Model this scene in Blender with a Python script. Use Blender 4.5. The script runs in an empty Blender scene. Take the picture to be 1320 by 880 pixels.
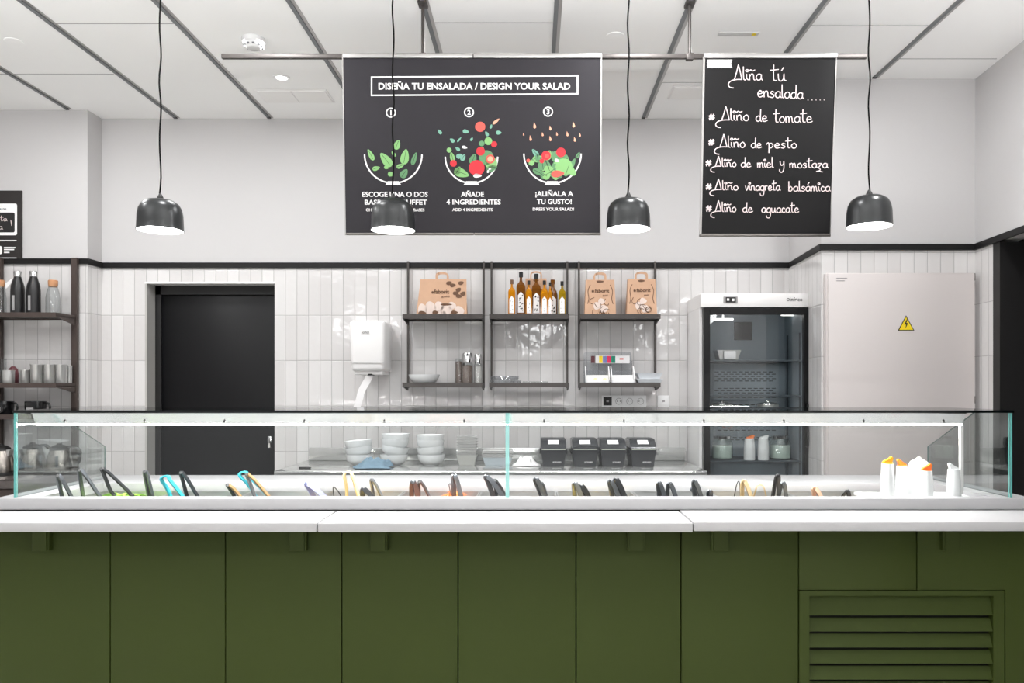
import bpy, bmesh, math, random
from mathutils import Vector, Matrix
random.seed(7)
PI = math.pi
scene = bpy.context.scene
COL = scene.collection

# ------------------------------------------------------------------ camera, world, light
F, CX, CY, H = 1010.0, 688.0, 500.0, 1.365      # focal length in px of the 1320x880 frame, vanishing point, eye height
def X(px, d): return (px - CX) * d / F
def Z(py, d): return H + (CY - py) * d / F

cd = bpy.data.cameras.new('camera'); cam = bpy.data.objects.new('camera', cd); COL.objects.link(cam)
cam.location = (0, 0, H); cam.rotation_euler = (PI / 2, 0, 0)
cd.sensor_width = 36; cd.sensor_fit = 'HORIZONTAL'; cd.lens = F / 1320 * 36
cd.shift_x = (660 - CX) / 1320; cd.shift_y = (CY - 440) / 1320
cd.clip_start = .05; cd.clip_end = 60
scene.camera = cam

w = bpy.data.worlds.new('world'); scene.world = w; w.use_nodes = True
w.node_tree.nodes['Background'].inputs[0].default_value = (.98, .99, 1, 1)
w.node_tree.nodes['Background'].inputs[1].default_value = .5
scene.view_settings.view_transform = 'Standard'; scene.view_settings.look = 'None'
scene.view_settings.gamma = 1; scene.view_settings.use_curve_mapping = False
scene.view_settings.exposure = 0.27
scene.cycles.max_bounces = 10; scene.cycles.transparent_max_bounces = 24
scene.cycles.diffuse_bounces = 5; scene.cycles.glossy_bounces = 5
scene.cycles.caustics_reflective = False; scene.cycles.caustics_refractive = False
scene.cycles.sample_clamp_indirect = 4

def area(name, loc, sx, sy, power, rot=(0, 0, 0), color=(.985, .992, 1), spread=PI):
    l = bpy.data.lights.new(name, 'AREA'); l.shape = 'RECTANGLE'; l.size = sx; l.size_y = sy
    l.energy = power; l.color = color; l.spread = spread
    o = bpy.data.objects.new(name, l); COL.objects.link(o); o.location = loc; o.rotation_euler = rot
    return o
CEIL = 3.10
for lx in (-2.6, 0.0, 2.0):                       # ceiling panel lamps of the dining room
    for ly, p in ((1.5, 3), (-1.0, 17)):
        area('ceiling_panel_lamp', (lx, ly, CEIL - .03), 1.2, .6, p)
def fill_point(loc, power, r=.14):                     # point lights out of view, added to brighten the ceiling
    l = bpy.data.lights.new('added_fill_point', 'POINT'); l.energy = power; l.shadow_soft_size = r; l.color = (.99, .994, 1)
    o = bpy.data.objects.new('added_fill_point', l); COL.objects.link(o); o.location = loc
for gx in (-2.2, .1, 1.9):
    fill_point((gx, .55, 2.2), 7); fill_point((gx, -1.6, 2.2), 9)
for lx in (-2.6, -.1, 2.0):                       # unseen upward lights, added to lift the ceiling brightness
    area('added_uplight', (lx, 1.7, 2.3), 1.2, .1, 38, (PI, 0, 0))
for lx in (-2.75, -1.35, .53, 1.75):              # recessed downlights above the bar
    area('recessed_downlight_lamp', (lx, 3.15, CEIL - .02), .12, .12, 11, (.12, 0, 0))
for lx in (-2.6, -1.4, -.2, 1.0):                   # a second row above the aisle behind it
    area('aisle_downlight_lamp', (lx, 4.0, CEIL - .02), .3, .3, 10)

# ------------------------------------------------------------------ materials
def nt(name):
    m = bpy.data.materials.new(name); m.use_nodes = True
    return m, m.node_tree.nodes, m.node_tree.links
def srgb(r, g, b):
    f = lambda c: (c / 255 / 12.92) if c / 255 <= .04045 else ((c / 255 + .055) / 1.055) ** 2.4
    return (f(r), f(g), f(b), 1)
def mat(name, col, rough=.5, metal=0, spec=.5, trans=0, bump=0, bscale=60, var=0, alpha=1, coat=0, ior=1.45):
    m, n, l = nt(name); p = n['Principled BSDF']
    p.inputs['Base Color'].default_value = col if len(col) == 4 else (*col, 1)
    p.inputs['Roughness'].default_value = rough; p.inputs['Metallic'].default_value = metal
    p.inputs['Specular IOR Level'].default_value = spec; p.inputs['Transmission Weight'].default_value = trans
    p.inputs['Alpha'].default_value = alpha; p.inputs['Coat Weight'].default_value = coat; p.inputs['IOR'].default_value = ior
    if bump or var:
        tc = n.new('ShaderNodeTexCoord'); ns = n.new('ShaderNodeTexNoise'); ns.inputs['Scale'].default_value = bscale
        ns.inputs['Detail'].default_value = 4
        l.new(tc.outputs['Object'], ns.inputs['Vector'])
        if bump:
            b = n.new('ShaderNodeBump'); b.inputs['Strength'].default_value = bump; b.inputs['Distance'].default_value = .004
            l.new(ns.outputs['Fac'], b.inputs['Height']); l.new(b.outputs[0], p.inputs['Normal'])
        if var:
            mx = n.new('ShaderNodeMix'); mx.data_type = 'RGBA'; c = col if len(col) == 4 else (*col, 1)
            mx.inputs[6].default_value = tuple(v * (1 - var) for v in c[:3]) + (1,)
            mx.inputs[7].default_value = tuple(min(1, v * (1 + var)) for v in c[:3]) + (1,)
            l.new(ns.outputs['Fac'], mx.inputs[0]); l.new(mx.outputs[2], p.inputs['Base Color'])
    return m
def emit(name, col, s):
    m, n, l = nt(name); n.remove(n['Principled BSDF'])
    e = n.new('ShaderNodeEmission'); e.inputs[0].default_value = (*col, 1); e.inputs[1].default_value = s
    l.new(e.outputs[0], n['Material Output'].inputs[0]); return m
def pane(name, tint, ior=1.45, boost=0.0):
    m, n, l = nt(name); n.remove(n['Principled BSDF'])
    t = n.new('ShaderNodeBsdfTransparent'); t.inputs[0].default_value = (*tint, 1)
    g = n.new('ShaderNodeBsdfGlossy'); g.inputs['Roughness'].default_value = .0
    # Schlick reflectance from the angle of incidence, the same on both faces of the pane
    ge = n.new('ShaderNodeNewGeometry'); dp = n.new('ShaderNodeVectorMath'); dp.operation = 'DOT_PRODUCT'
    l.new(ge.outputs['Normal'], dp.inputs[0]); l.new(ge.outputs['Incoming'], dp.inputs[1])
    def M(op, a, b):
        k = n.new('ShaderNodeMath'); k.operation = op; k.use_clamp = op != 'ABSOLUTE'
        for i_, v in enumerate((a, b)):
            if isinstance(v, (int, float)): k.inputs[i_].default_value = v
            else: l.new(v, k.inputs[i_])
        return k.outputs[0]
    f5 = M('POWER', M('SUBTRACT', 1.0, M('ABSOLUTE', dp.outputs['Value'], 0)), 5)
    f0 = ((ior - 1) / (ior + 1)) ** 2 + boost
    fac = M('ADD', M('MULTIPLY', f5, 1 - f0), f0)
    mx = n.new('ShaderNodeMixShader'); l.new(fac, mx.inputs[0])
    l.new(t.outputs[0], mx.inputs[1]); l.new(g.outputs[0], mx.inputs[2]); l.new(mx.outputs[0], n['Material Output'].inputs[0])
    return m
def tiles(name, axis, u0, v0):
    """stack-bonded glossy tiles 75 x 293 mm, each a touch out of plane, on world coordinates"""
    m, n, l = nt(name); p = n['Principled BSDF']
    TW, TH = .07475, .2925
    ge = n.new('ShaderNodeNewGeometry'); se = n.new('ShaderNodeSeparateXYZ'); l.new(ge.outputs['Position'], se.inputs[0])
    def M(op, a, b=None, c=None):
        k = n.new('ShaderNodeMath'); k.operation = op
        for i, v in enumerate((a, b, c)):
            if v is None: continue
            if isinstance(v, (int, float)): k.inputs[i].default_value = v
            else: l.new(v, k.inputs[i])
        return k.outputs[0]
    u = M('DIVIDE', M('SUBTRACT', se.outputs[axis], u0), TW); v = M('DIVIDE', M('SUBTRACT', se.outputs[2], v0), TH)
    fu, fv = M('FRACT', u), M('FRACT', v)
    iu, iv = M('FLOOR', u), M('FLOOR', v)
    cb = n.new('ShaderNodeCombineXYZ'); l.new(iu, cb.inputs[0]); l.new(iv, cb.inputs[1])
    wn = n.new('ShaderNodeTexWhiteNoise'); wn.noise_dimensions = '3D'; l.new(cb.outputs[0], wn.inputs['Vector'])
    ws = n.new('ShaderNodeSeparateColor'); l.new(wn.outputs['Color'], ws.inputs[0])
    eu = M('MULTIPLY', M('MINIMUM', fu, M('SUBTRACT', 1, fu)), TW); ev = M('MULTIPLY', M('MINIMUM', fv, M('SUBTRACT', 1, fv)), TH)
    e = M('MINIMUM', eu, ev)
    rim = n.new('ShaderNodeMapRange'); rim.inputs[1].default_value = .0009; rim.inputs[2].default_value = .0016
    l.new(e, rim.inputs[0])
    edge = n.new('ShaderNodeMapRange'); edge.inputs[1].default_value = .0; edge.inputs[2].default_value = .007
    edge.interpolation_type = 'SMOOTHSTEP'; l.new(e, edge.inputs[0])
    ns = n.new('ShaderNodeTexNoise'); ns.inputs['Scale'].default_value = 9; ns.inputs['Detail'].default_value = 2; l.new(ge.outputs['Position'], ns.inputs['Vector'])
    tilt = M('ADD', M('MULTIPLY', M('SUBTRACT', ws.outputs[0], .5), fu), M('MULTIPLY', M('SUBTRACT', ws.outputs[1], .5), M('MULTIPLY', fv, 3)))
    hgt = M('ADD', M('ADD', M('MULTIPLY', tilt, .0016), M('MULTIPLY', edge.outputs[0], .0016)), M('MULTIPLY', ns.outputs['Fac'], .007))
    b = n.new('ShaderNodeBump'); b.inputs['Strength'].default_value = .55; b.inputs['Distance'].default_value = 1.0
    l.new(hgt, b.inputs['Height']); l.new(b.outputs[0], p.inputs['Normal'])
    sh = n.new('ShaderNodeMix'); sh.data_type = 'RGBA'; sh.inputs[6].default_value = srgb(204, 201, 200); sh.inputs[7].default_value = srgb(216, 214, 213)
    l.new(ws.outputs[2], sh.inputs[0])
    mx = n.new('ShaderNodeMix'); mx.data_type = 'RGBA'; mx.inputs[6].default_value = srgb(150, 148, 147)
    l.new(rim.outputs[0], mx.inputs[0]); l.new(sh.outputs[2], mx.inputs[7]); l.new(mx.outputs[2], p.inputs['Base Color'])
    r = n.new('ShaderNodeMapRange'); r.inputs[3].default_value = .8; r.inputs[4].default_value = .07; l.new(rim.outputs[0], r.inputs[0])
    l.new(r.outputs[0], p.inputs['Roughness'])
    return m

M_PLASTER = mat('plaster', srgb(192, 190, 190), .75, bump=.05, bscale=40, var=.01)
M_CEIL = mat('ceiling_board', srgb(248, 248, 247), .85, bump=.04, bscale=90)
M_TILE_X = tiles('glossy_white_tile', 0, -.779, 1.8335)
M_TILE_Y = tiles('glossy_white_tile_return', 1, 4.405, 1.8335)
M_BLACK = mat('black_metal', srgb(26, 25, 25), .5)
M_CORD = mat('black_cord', srgb(12, 12, 12), .8, spec=.1)
M_RAIL = mat('black_trim', srgb(18, 17, 17), .5, spec=.3)
M_STEELDK = mat('raw_dark_steel', srgb(74, 70, 68), .45, .5, var=.15, bscale=30)
M_BROWN = mat('brown_steel', srgb(72, 62, 58), .5, .3, var=.1, bscale=30)
M_REVEAL = mat('grey_reveal', srgb(176, 174, 170), .3)
M_PROFILE = mat('satin_profile', srgb(222, 222, 220), .25, .35)
M_GAP = mat('dark_joint', srgb(112, 114, 116), .5)
M_ALU = mat('aluminium', srgb(176, 174, 172), .32, .9)
M_ALUDK = mat('dull_aluminium', srgb(120, 116, 112), .4, .7)
M_CONC = mat('pale_floor', srgb(226, 223, 219), .5, var=.08, bscale=4)
M_DARK = mat('passage_darkness', (.004, .004, .004), .9, spec=.1)
M_DOOR = mat('black_door_laminate', srgb(10, 10, 12), .4, spec=.25, var=.25, bscale=3)
M_GREEN = mat('olive_green_panel', srgb(54, 65, 21), .6, spec=.3, var=.03, bscale=40, bump=.03)
M_GREENIN = mat('dark_green_inside', srgb(14, 16, 9), .8)
M_SOLID = mat('white_solid_surface', srgb(180, 179, 180), .4, spec=.35, var=.01)
M_WHITE = mat('white_enamel', srgb(233, 231, 230), .3)
M_WHITEP = mat('white_plastic', srgb(240, 240, 240), .35)
M_CHINA = mat('white_china', srgb(236, 238, 238), .15)
M_STEEL = mat('brushed_steel', srgb(205, 205, 203), .28, .75, bump=.03, bscale=200)
M_STEELTOP = mat('worktop_steel', srgb(205, 206, 204), .16, .75)
M_PANST = mat('pan_steel', srgb(185, 185, 183), .3, .9)
M_CHROME = mat('chrome', srgb(205, 205, 205), .12, 1)
M_GLASS = pane('clear_glass', (.975, .985, .983))
M_GLASSR = pane('side_glass', (.90, .93, .925), boost=.14)
M_EDGE = mat('green_glass_edge', srgb(96, 178, 172), .15, trans=.3)
M_EDGEG = mat('pale_glass_edge', srgb(150, 172, 168), .2, trans=.4)
M_JOINT = mat('pale_green_joint', srgb(158, 212, 208), .2)
M_EDGEDK = mat('dark_top_glass_edge', srgb(6, 12, 12), .15)
M_THIN = pane('thin_clear', (.93, .94, .94), boost=.02)
M_THING = pane('thin_grey_clear', (.88, .89, .90), boost=.06)
M_JARGL = pane('jar_glass', (.955, .985, .97), boost=.05)
M_PAPER = mat('kraft_paper', srgb(198, 160, 132), .8, bump=.15, bscale=20, var=.07)
M_PAPERPK = mat('kraft_print_pale', srgb(218, 200, 190), .8)
M_PRINT = mat('brown_print', srgb(104, 76, 58), .8)
M_INK = mat('black_ink', srgb(28, 27, 27), .6)
M_WINK = mat('white_ink', srgb(238, 236, 236), .6)
M_GINK = mat('grey_ink', srgb(150, 148, 148), .6)
M_CORK = mat('cork', srgb(176, 128, 92), .8, var=.2, bscale=90)
M_OIL = mat('golden_oil_glass', srgb(206, 132, 18), .06, trans=.3, var=.15, bscale=20)
M_OILDK = mat('dark_amber_glass', srgb(120, 72, 22), .06, trans=.25, var=.2, bscale=20)
M_OILG = mat('green_gold_oil_glass', srgb(168, 136, 24), .06, trans=.35)
M_BOTTLE = mat('matt_black_bottle', srgb(24, 23, 24), .35)
M_SHADE = mat('charcoal_lamp_shade', srgb(30, 32, 33), .3)
M_SHADEIN = mat('white_shade_lining', srgb(250, 250, 250), .6)
M_BOARD = mat('charcoal_print_board', srgb(44, 42, 46), .65, spec=.25, var=.04, bscale=120)
M_CHALKB = mat('chalkboard', srgb(14, 13, 14), .55, spec=.25, var=.12, bscale=5)
M_CHALK = mat('chalk', srgb(238, 222, 222), .9)
M_LEAF = mat('print_leaf_green', srgb(128, 178, 112), .7)
M_LEAFD = mat('print_deep_green', srgb(92, 138, 96), .7)
M_MINT = mat('print_mint', srgb(116, 168, 148), .7)
M_RED = mat('print_red', srgb(196, 46, 56), .7)
M_CORAL = mat('print_coral', srgb(206, 88, 78), .7)
M_PEACH = mat('print_peach', srgb(236, 170, 140), .7)
M_YELLOW = mat('warning_yellow', srgb(238, 208, 30), .5)
M_TURQ = mat('turquoise_plastic', srgb(60, 196, 214), .35)
M_LAV = mat('lavender_plastic', srgb(168, 172, 222), .4)
M_CREAM = mat('cream_plastic', srgb(246, 226, 168), .4)
M_WOOD = mat('light_wood', srgb(222, 196, 152), .55, var=.12, bscale=40)
M_PEACHP = mat('peach_plastic', srgb(246, 200, 170), .4)
M_OCHRE = mat('ochre_plastic', srgb(160, 126, 84), .45)
M_TONG = mat('dark_steel_tong', srgb(98, 101, 106), .26, .5)
M_TONGB = mat('black_tong', srgb(38, 39, 42), .35, .2)
M_TONGS = mat('steel_tong', srgb(150, 154, 160), .22, .6)
M_BIN = mat('black_bin_plastic', srgb(44, 45, 48), .4)
M_BLUE = mat('blue_cloth', srgb(112, 136, 152), .9, bump=.4, bscale=90, var=.2)
M_ORANGE = mat('orange_plastic', srgb(240, 120, 30), .35)
M_AMBER = mat('amber_plastic', srgb(244, 178, 30), .35)
M_PALEG = mat('pale_grey_plastic', srgb(206, 210, 196), .4)
M_FRIN = mat('fridge_lining', srgb(150, 162, 170), .45)
M_FRDK = mat('fridge_dark_grey', srgb(70, 78, 84), .5)  # dark grey of the wire shelves and rails
M_FRFR = mat('fridge_black_frame', srgb(8, 8, 9), .3, spec=.3)
M_FAN = mat('fan_black', srgb(4, 4, 4), .8, spec=.1)
M_CAB = mat('warm_white_enamel', srgb(204, 197, 195), .4)
M_MILK = mat('white_dressing', srgb(226, 232, 226), .5)
M_PEPPER = mat('mixed_peppercorns', srgb(120, 104, 96), .7, var=.8, bscale=110)
M_SALT = mat('grey_salt', srgb(196, 192, 188), .7, var=.25, bscale=160)
M_LED = emit('led_light', (1, .99, .98), 75)
M_BULB = emit('bulb_light', (1, .99, .97), 19)
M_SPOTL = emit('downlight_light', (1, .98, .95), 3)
M_REDD = mat('dark_red_plastic', srgb(92, 46, 52), .4)
M_BLUEP = mat('blue_label', srgb(112, 122, 176), .5)
M_MAG = mat('magenta_label', srgb(216, 40, 92), .5)
M_TEAL = mat('teal_label', srgb(26, 128, 104), .5)
FOOD = {k: mat('food_' + k, srgb(*c), .6, var=v, bscale=70, bump=.6) for k, c, v in (
    ('lettuce', (150, 196, 74), .35), ('white', (236, 232, 222), .08), ('cheese', (238, 200, 96), .1), ('carrot', (232, 136, 72), .2),
    ('tomato', (216, 184, 166), .15), ('corn', (240, 200, 70), .2), ('pink', (226, 176, 158), .15), ('olive', (60, 56, 40), .3),
    ('cucumber', (150, 184, 110), .3), ('pasta', (234, 214, 160), .12), ('beet', (222, 200, 156), .15))}

# ------------------------------------------------------------------ builders
class MB:
    def __init__(s): s.bm = bmesh.new(); s.mi = 0; s.lay = s.bm.faces.layers.int.new('done')
    def m(s, i): s.mi = i; return s
    def _new(s, n0):
        for f in s.bm.faces:
            if f[s.lay] == 0: f.material_index = s.mi; f[s.lay] = 1
    def box(s, x0, x1, y0, y1, z0, z1, bev=0, seg=2):
        n0 = len(s.bm.faces)
        r = bmesh.ops.create_cube(s.bm, size=1, matrix=Matrix.Translation(((x0 + x1) / 2, (y0 + y1) / 2, (z0 + z1) / 2)) @ Matrix.Diagonal((abs(x1 - x0), abs(y1 - y0), abs(z1 - z0), 1)))
        if bev:
            es = list({e for v in r['verts'] for e in v.link_edges})
            bmesh.ops.bevel(s.bm, geom=es, offset=bev, segments=seg, affect='EDGES', profile=.5)
        s._new(n0); return s
    def hexa(s, p):
        """eight corners: four of the bottom ring, four of the top ring"""
        n0 = len(s.bm.faces); v = [s.bm.verts.new(q) for q in p]
        for f in ((3, 2, 1, 0), (4, 5, 6, 7), (0, 1, 5, 4), (1, 2, 6, 5), (2, 3, 7, 6), (3, 0, 4, 7)): s.bm.faces.new([v[i] for i in f])
        s._new(n0); return s
    def taper(s, cx, cy, z0, z1, a0, b0, a1, b1, open_top=False, t=0):
        """tapered box, half sizes a (x) and b (y) at bottom and top; with open_top a tub of wall t"""
        n0 = len(s.bm.faces)
        def ring(a, b, z): return [s.bm.verts.new((cx + sx * a, cy + sy * b, z)) for sx, sy in ((-1, -1), (1, -1), (1, 1), (-1, 1))]
        def skin(p, q):
            for i in range(4): s.bm.faces.new((p[i], p[(i + 1) % 4], q[(i + 1) % 4], q[i]))
        A, B = ring(a0, b0, z0), ring(a1, b1, z1)
        s.bm.faces.new(A[::-1]); skin(A, B)
        if not open_top: s.bm.faces.new(B)
        else:
            C, D = ring(a1 - t, b1 - t, z1), ring(a0 - t, b0 - t, z0 + t)
            skin(B, C); skin(C, D); s.bm.faces.new(D)
        s._new(n0); return s
    def lathe(s, prof, c=(0, 0, 0), n=28, rot=None, sx=1, sy=1):
        n0 = len(s.bm.faces); rings = []
        R = rot or Matrix.Identity(3); c = Vector(c)
        for r, z in prof:
            if r < 1e-6: rings.append([s.bm.verts.new(c + R @ Vector((0, 0, z)))])
            else: rings.append([s.bm.verts.new(c + R @ Vector((r * sx * math.cos(2 * PI * k / n), r * sy * math.sin(2 * PI * k / n), z))) for k in range(n)])
        for a, b in zip(rings, rings[1:]):
            if len(a) == 1 and len(b) == 1: continue
            for k in range(n):
                q = (k + 1) % n
                if len(a) == 1: s.bm.faces.new((a[0], b[q], b[k]))
                elif len(b) == 1: s.bm.faces.new((a[k], a[q], b[0]))
                else: s.bm.faces.new((a[k], a[q], b[q], b[k]))
        s._new(n0); return s
    def cyl(s, c, r, z0, z1, n=24, r2=None):
        r2 = r if r2 is None else r2
        return s.lathe([(0, z0), (r, z0), (r2, z1), (0, z1)], (c[0], c[1], 0), n)
    def tube(s, pts, r, n=8, closed=False, flat=None):
        """round tube along pts; flat=(width, thickness, width direction) makes it a strap instead"""
        n0 = len(s.bm.faces); P = [Vector(p) for p in pts]; N = len(P); rings = []; prev = None
        for i in range(N):
            if closed: t = P[(i + 1) % N] - P[i - 1]
            else: t = P[min(i + 1, N - 1)] - P[max(i - 1, 0)]
            if t.length < 1e-9: t = Vector((0, 0, 1))
            t.normalize()
            if flat:
                u = Vector(flat[2]); u = (u - t * u.dot(t)).normalized(); v = t.cross(u)
                a, b = flat[0] / 2, flat[1] / 2
                rings.append([s.bm.verts.new(P[i] + u * x + v * y) for x, y in ((-a, -b), (a, -b), (a, b), (-a, b))]); continue
            if prev is None:
                u = Vector((0, 0, 1)) if abs(t.z) < .9 else Vector((1, 0, 0))
            else: u = prev
            u = (u - t * u.dot(t))
            u = u.normalized() if u.length > 1e-6 else t.orthogonal().normalized()
            prev = u; v = t.cross(u)
            rings.append([s.bm.verts.new(P[i] + (u * math.cos(2 * PI * k / n) + v * math.sin(2 * PI * k / n)) * (r if not callable(r) else r(i / (N - 1)))) for k in range(n)])
        k = len(rings[0])
        for i in range(N if closed else N - 1):
            a, b = rings[i], rings[(i + 1) % N]
            for q in range(k): s.bm.faces.new((a[q], a[(q + 1) % k], b[(q + 1) % k], b[q]))
        if not closed: s.bm.faces.new(rings[0][::-1]); s.bm.faces.new(rings[-1])
        s._new(n0); return s
    def prism(s, poly, axis, a, b):
        """polygon extruded along an axis from a to b: axis y takes (x,z), x takes (y,z), z takes (x,y)"""
        n0 = len(s.bm.faces)
        f = {'y': lambda u, v, t: (u, t, v), 'x': lambda u, v, t: (t, u, v), 'z': lambda u, v, t: (u, v, t)}[axis]
        A = [s.bm.verts.new(f(u, v, a)) for u, v in poly]; B = [s.bm.verts.new(f(u, v, b)) for u, v in poly]
        s.bm.faces.new(A); s.bm.faces.new(B[::-1]); n = len(A)
        for i in range(n): s.bm.faces.new((A[i], B[i], B[(i + 1) % n], A[(i + 1) % n]))
        s._new(n0); return s
    def text(s, body, x, y, z, size, align='CENTER', width=None, bold=.0, shear=0, depth=.0006):
        """lettering on the XZ plane facing -Y; z is the baseline"""
        n0 = len(s.bm.faces); v0 = len(s.bm.verts)
        cu = bpy.data.curves.new('t', 'FONT'); cu.body = body; cu.size = size; cu.align_x = 'LEFT'; cu.offset = bold * size; cu.shear = shear
        cu.extrude = depth / 2; cu.resolution_u = 3
        o = bpy.data.objects.new('t', cu); COL.objects.link(o); me = bpy.data.meshes.new_from_object(o)
        xs = [v.co.x for v in me.vertices] or [0, 1]; lo, hi = min(xs), max(xs)
        k = (width / (hi - lo)) if width else 1
        off = {'CENTER': -(lo + hi) / 2 * k, 'LEFT': -lo * k, 'RIGHT': -hi * k}[align]
        me.transform(Matrix(((k, 0, 0, x + off), (0, 0, -1, y), (0, 1, 0, z), (0, 0, 0, 1))))
        s.bm.from_mesh(me); s.lay = s.bm.faces.layers.int['done']; bpy.data.objects.remove(o); bpy.data.curves.remove(cu); bpy.data.meshes.remove(me)
        s._new(n0); return s
    def build(s, name, mats, parent=None, world=False, loc=None, rot=None, smooth=True):
        if world and parent is not None: bmesh.ops.translate(s.bm, vec=-parent.location, verts=s.bm.verts)
        bmesh.ops.recalc_face_normals(s.bm, faces=s.bm.faces)
        s.bm.faces.layers.int.remove(s.lay)
        me = bpy.data.meshes.new(name); s.bm.to_mesh(me); s.bm.free()
        for mm in (mats if isinstance(mats, (list, tuple)) else [mats]): me.materials.append(mm)
        if smooth:
            me.polygons.foreach_set('use_smooth', [True] * len(me.polygons)); me.set_sharp_from_angle(angle=math.radians(38))
        o = bpy.data.objects.new(name, me); COL.objects.link(o)
        if parent is not None: o.parent = parent
        if loc: o.location = loc
        if rot: o.rotation_euler = rot
        return o
def tag(o, label=None, cat=None, group=None, kind=None):
    for k, v in (('label', label), ('category', cat), ('group', group), ('kind', kind)):
        if v: o[k] = v
    return o
def thing(name, label, cat, loc=(0, 0, 0), rz=0, group=None, rx=0, ry=0):
    o = bpy.data.objects.new(name, None); COL.objects.link(o); o.empty_display_size = .05
    o.location = loc; o.rotation_euler = (rx, ry, rz)
    return tag(o, label, cat, group)
def dup(o, label=None, loc=None, rz=None, parent=None, rot=None):
    c = o.copy(); COL.objects.link(c)
    if parent is not None: c.parent = parent
    for ch in list(o.children): dup(ch, parent=c)
    if label: c['label'] = label
    if loc is not None: c.location = loc
    if rz is not None: c.rotation_euler = (0, 0, rz)
    if rot is not None: c.rotation_euler = rot
    return c
def struct(b, name, mats): return tag(b.build(name, mats, smooth=False), kind='structure')
def crom(pts, sub=5, closed=False):
    P = [Vector(p) for p in pts]; n = len(P); out = []
    if n < 3: return P
    for i in range(n if closed else n - 1):
        g = (lambda k: P[k % n]) if closed else (lambda k: P[max(0, min(n - 1, k))])
        a, b, c, d = g(i - 1), g(i), g(i + 1), g(i + 2)
        for k in range(sub):
            t = k / sub
            out.append(.5 * ((2 * b) + (c - a) * t + (2 * a - 5 * b + 4 * c - d) * t * t + (3 * b - a - 3 * c + d) * t ** 3))
    if not closed: out.append(P[-1])
    return out

# ------------------------------------------------------------------ room shell
DB, DL, DR = 5.05, 4.89, 4.40                # planes of the back wall, the pier at left, the pier at right
TZ0, TZ1 = 2.138, 2.172                      # black trim rail
WM = [M_TILE_X, M_PLASTER, M_TILE_Y]
XDL, XDR, ZD = -2.505, -1.67, 2.05           # door opening
b = MB()
for x0, x1, z0, z1 in ((-2.785, XDL, 0, 2.15), (XDR, 1.655, 0, 2.15), (XDL, XDR, ZD, 2.15)): b.m(0).box(x0, x1, DB, DB + .2, z0, z1)
b.m(1).box(-2.785, 1.655, DB, DB + .2, 2.15, CEIL)
struct(b, 'wall_back', WM)
b = MB()
b.m(0).box(-4.6, -2.785 - .02, DL, DB + .2, 0, 2.15); b.m(2).box(-2.785 - .02, -2.785, DL + .0005, DB + .2, 0, 2.15)
b.m(0).box(-2.785 - .02, -2.785 - .0002, DL, DL + .0004, 0, 2.15)
b.m(1).box(-4.6, -2.785, DL, DB + .2, 2.15, CEIL)
struct(b, 'wall_left_pier', WM)
XR0, XR0b, XR1, XR1f = 1.614, 1.655, 2.48, 2.38      # pier at right, slightly out of square
b = MB()
def quadwall(x0a, y0a, x1a, y1a, x1b, y1b, x0b, y0b, z0, z1):
    b.hexa([(x0a, y0a, z0), (x1a, y1a, z0), (x1b, y1b, z0), (x0b, y0b, z0), (x0a, y0a, z1), (x1a, y1a, z1), (x1b, y1b, z1), (x0b, y0b, z1)])
b.m(0); quadwall(XR0 + .012, DR, XR1 + .12, DR, XR1 + .12, DB + .2, XR0b + .012, DB + .2, 0, 2.15)
b.m(2); quadwall(XR0, DR + .0004, XR0 + .012, DR + .0004, XR0b + .012, DB + .2, XR0b, DB + .2, 0, 2.15)
b.m(0); quadwall(XR0 + .0001, DR, XR0 + .012, DR, XR0 + .012, DR + .0004, XR0 + .0001, DR + .0004, 0, 2.15)
b.m(1); quadwall(XR0, DR, XR1 + .12, DR, XR1 + .12, DB + .2, XR0b, DB + .2, 2.15, CEIL)
struct(b, 'wall_right_pier', WM)
def xr(d): return XR1 + (d - DR) * .07
b = MB()
b.m(2); quadwall(xr(DR), DR, xr(DR) + .12, DR, xr(4.2) + .12, 4.2, xr(4.2), 4.2, 0, 2.15)
b.m(1); quadwall(xr(DR), DR, xr(DR) + .12, DR, xr(-3.2) + .12, -3.2, xr(-3.2), -3.2, 2.15, CEIL)
b.m(1); quadwall(xr(1.6), 1.6, xr(1.6) + .12, 1.6, xr(-3.2) + .12, -3.2, xr(-3.2), -3.2, 0, 2.15)
struct(b, 'wall_right', WM)
b = MB()                                            # passage beyond the right wall opening, its darkness put into the colour
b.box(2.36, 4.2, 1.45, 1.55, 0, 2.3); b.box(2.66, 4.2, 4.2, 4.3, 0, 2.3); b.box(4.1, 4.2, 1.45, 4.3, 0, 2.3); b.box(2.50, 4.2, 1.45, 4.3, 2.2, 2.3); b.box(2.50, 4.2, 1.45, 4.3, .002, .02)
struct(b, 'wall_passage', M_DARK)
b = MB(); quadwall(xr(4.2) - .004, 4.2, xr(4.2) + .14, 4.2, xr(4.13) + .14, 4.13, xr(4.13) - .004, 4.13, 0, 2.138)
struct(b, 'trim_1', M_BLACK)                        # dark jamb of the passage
b = MB(); b.box(-4.7, -4.6, -3.2, DB, 0, CEIL); struct(b, 'wall_left', M_PLASTER)
b = MB(); b.box(-4.7, 4.3, -3.2, DB + .3, -.1, 0); struct(b, 'floor', M_CONC)
b = MB(); b.box(-4.7, 4.3, -3.2, DB + .3, CEIL, CEIL + .1)
for x, y0, y1 in ((-2.6, 4.15, 4.152), (-2.0, 3.6, 3.602), (1.6, 3.75, 3.752), (2.2, 4.08, 4.082), (1.0, 4.72, 4.722)):   # hairline butt joints
    pass
struct(b, 'ceiling', M_CEIL)
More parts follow.
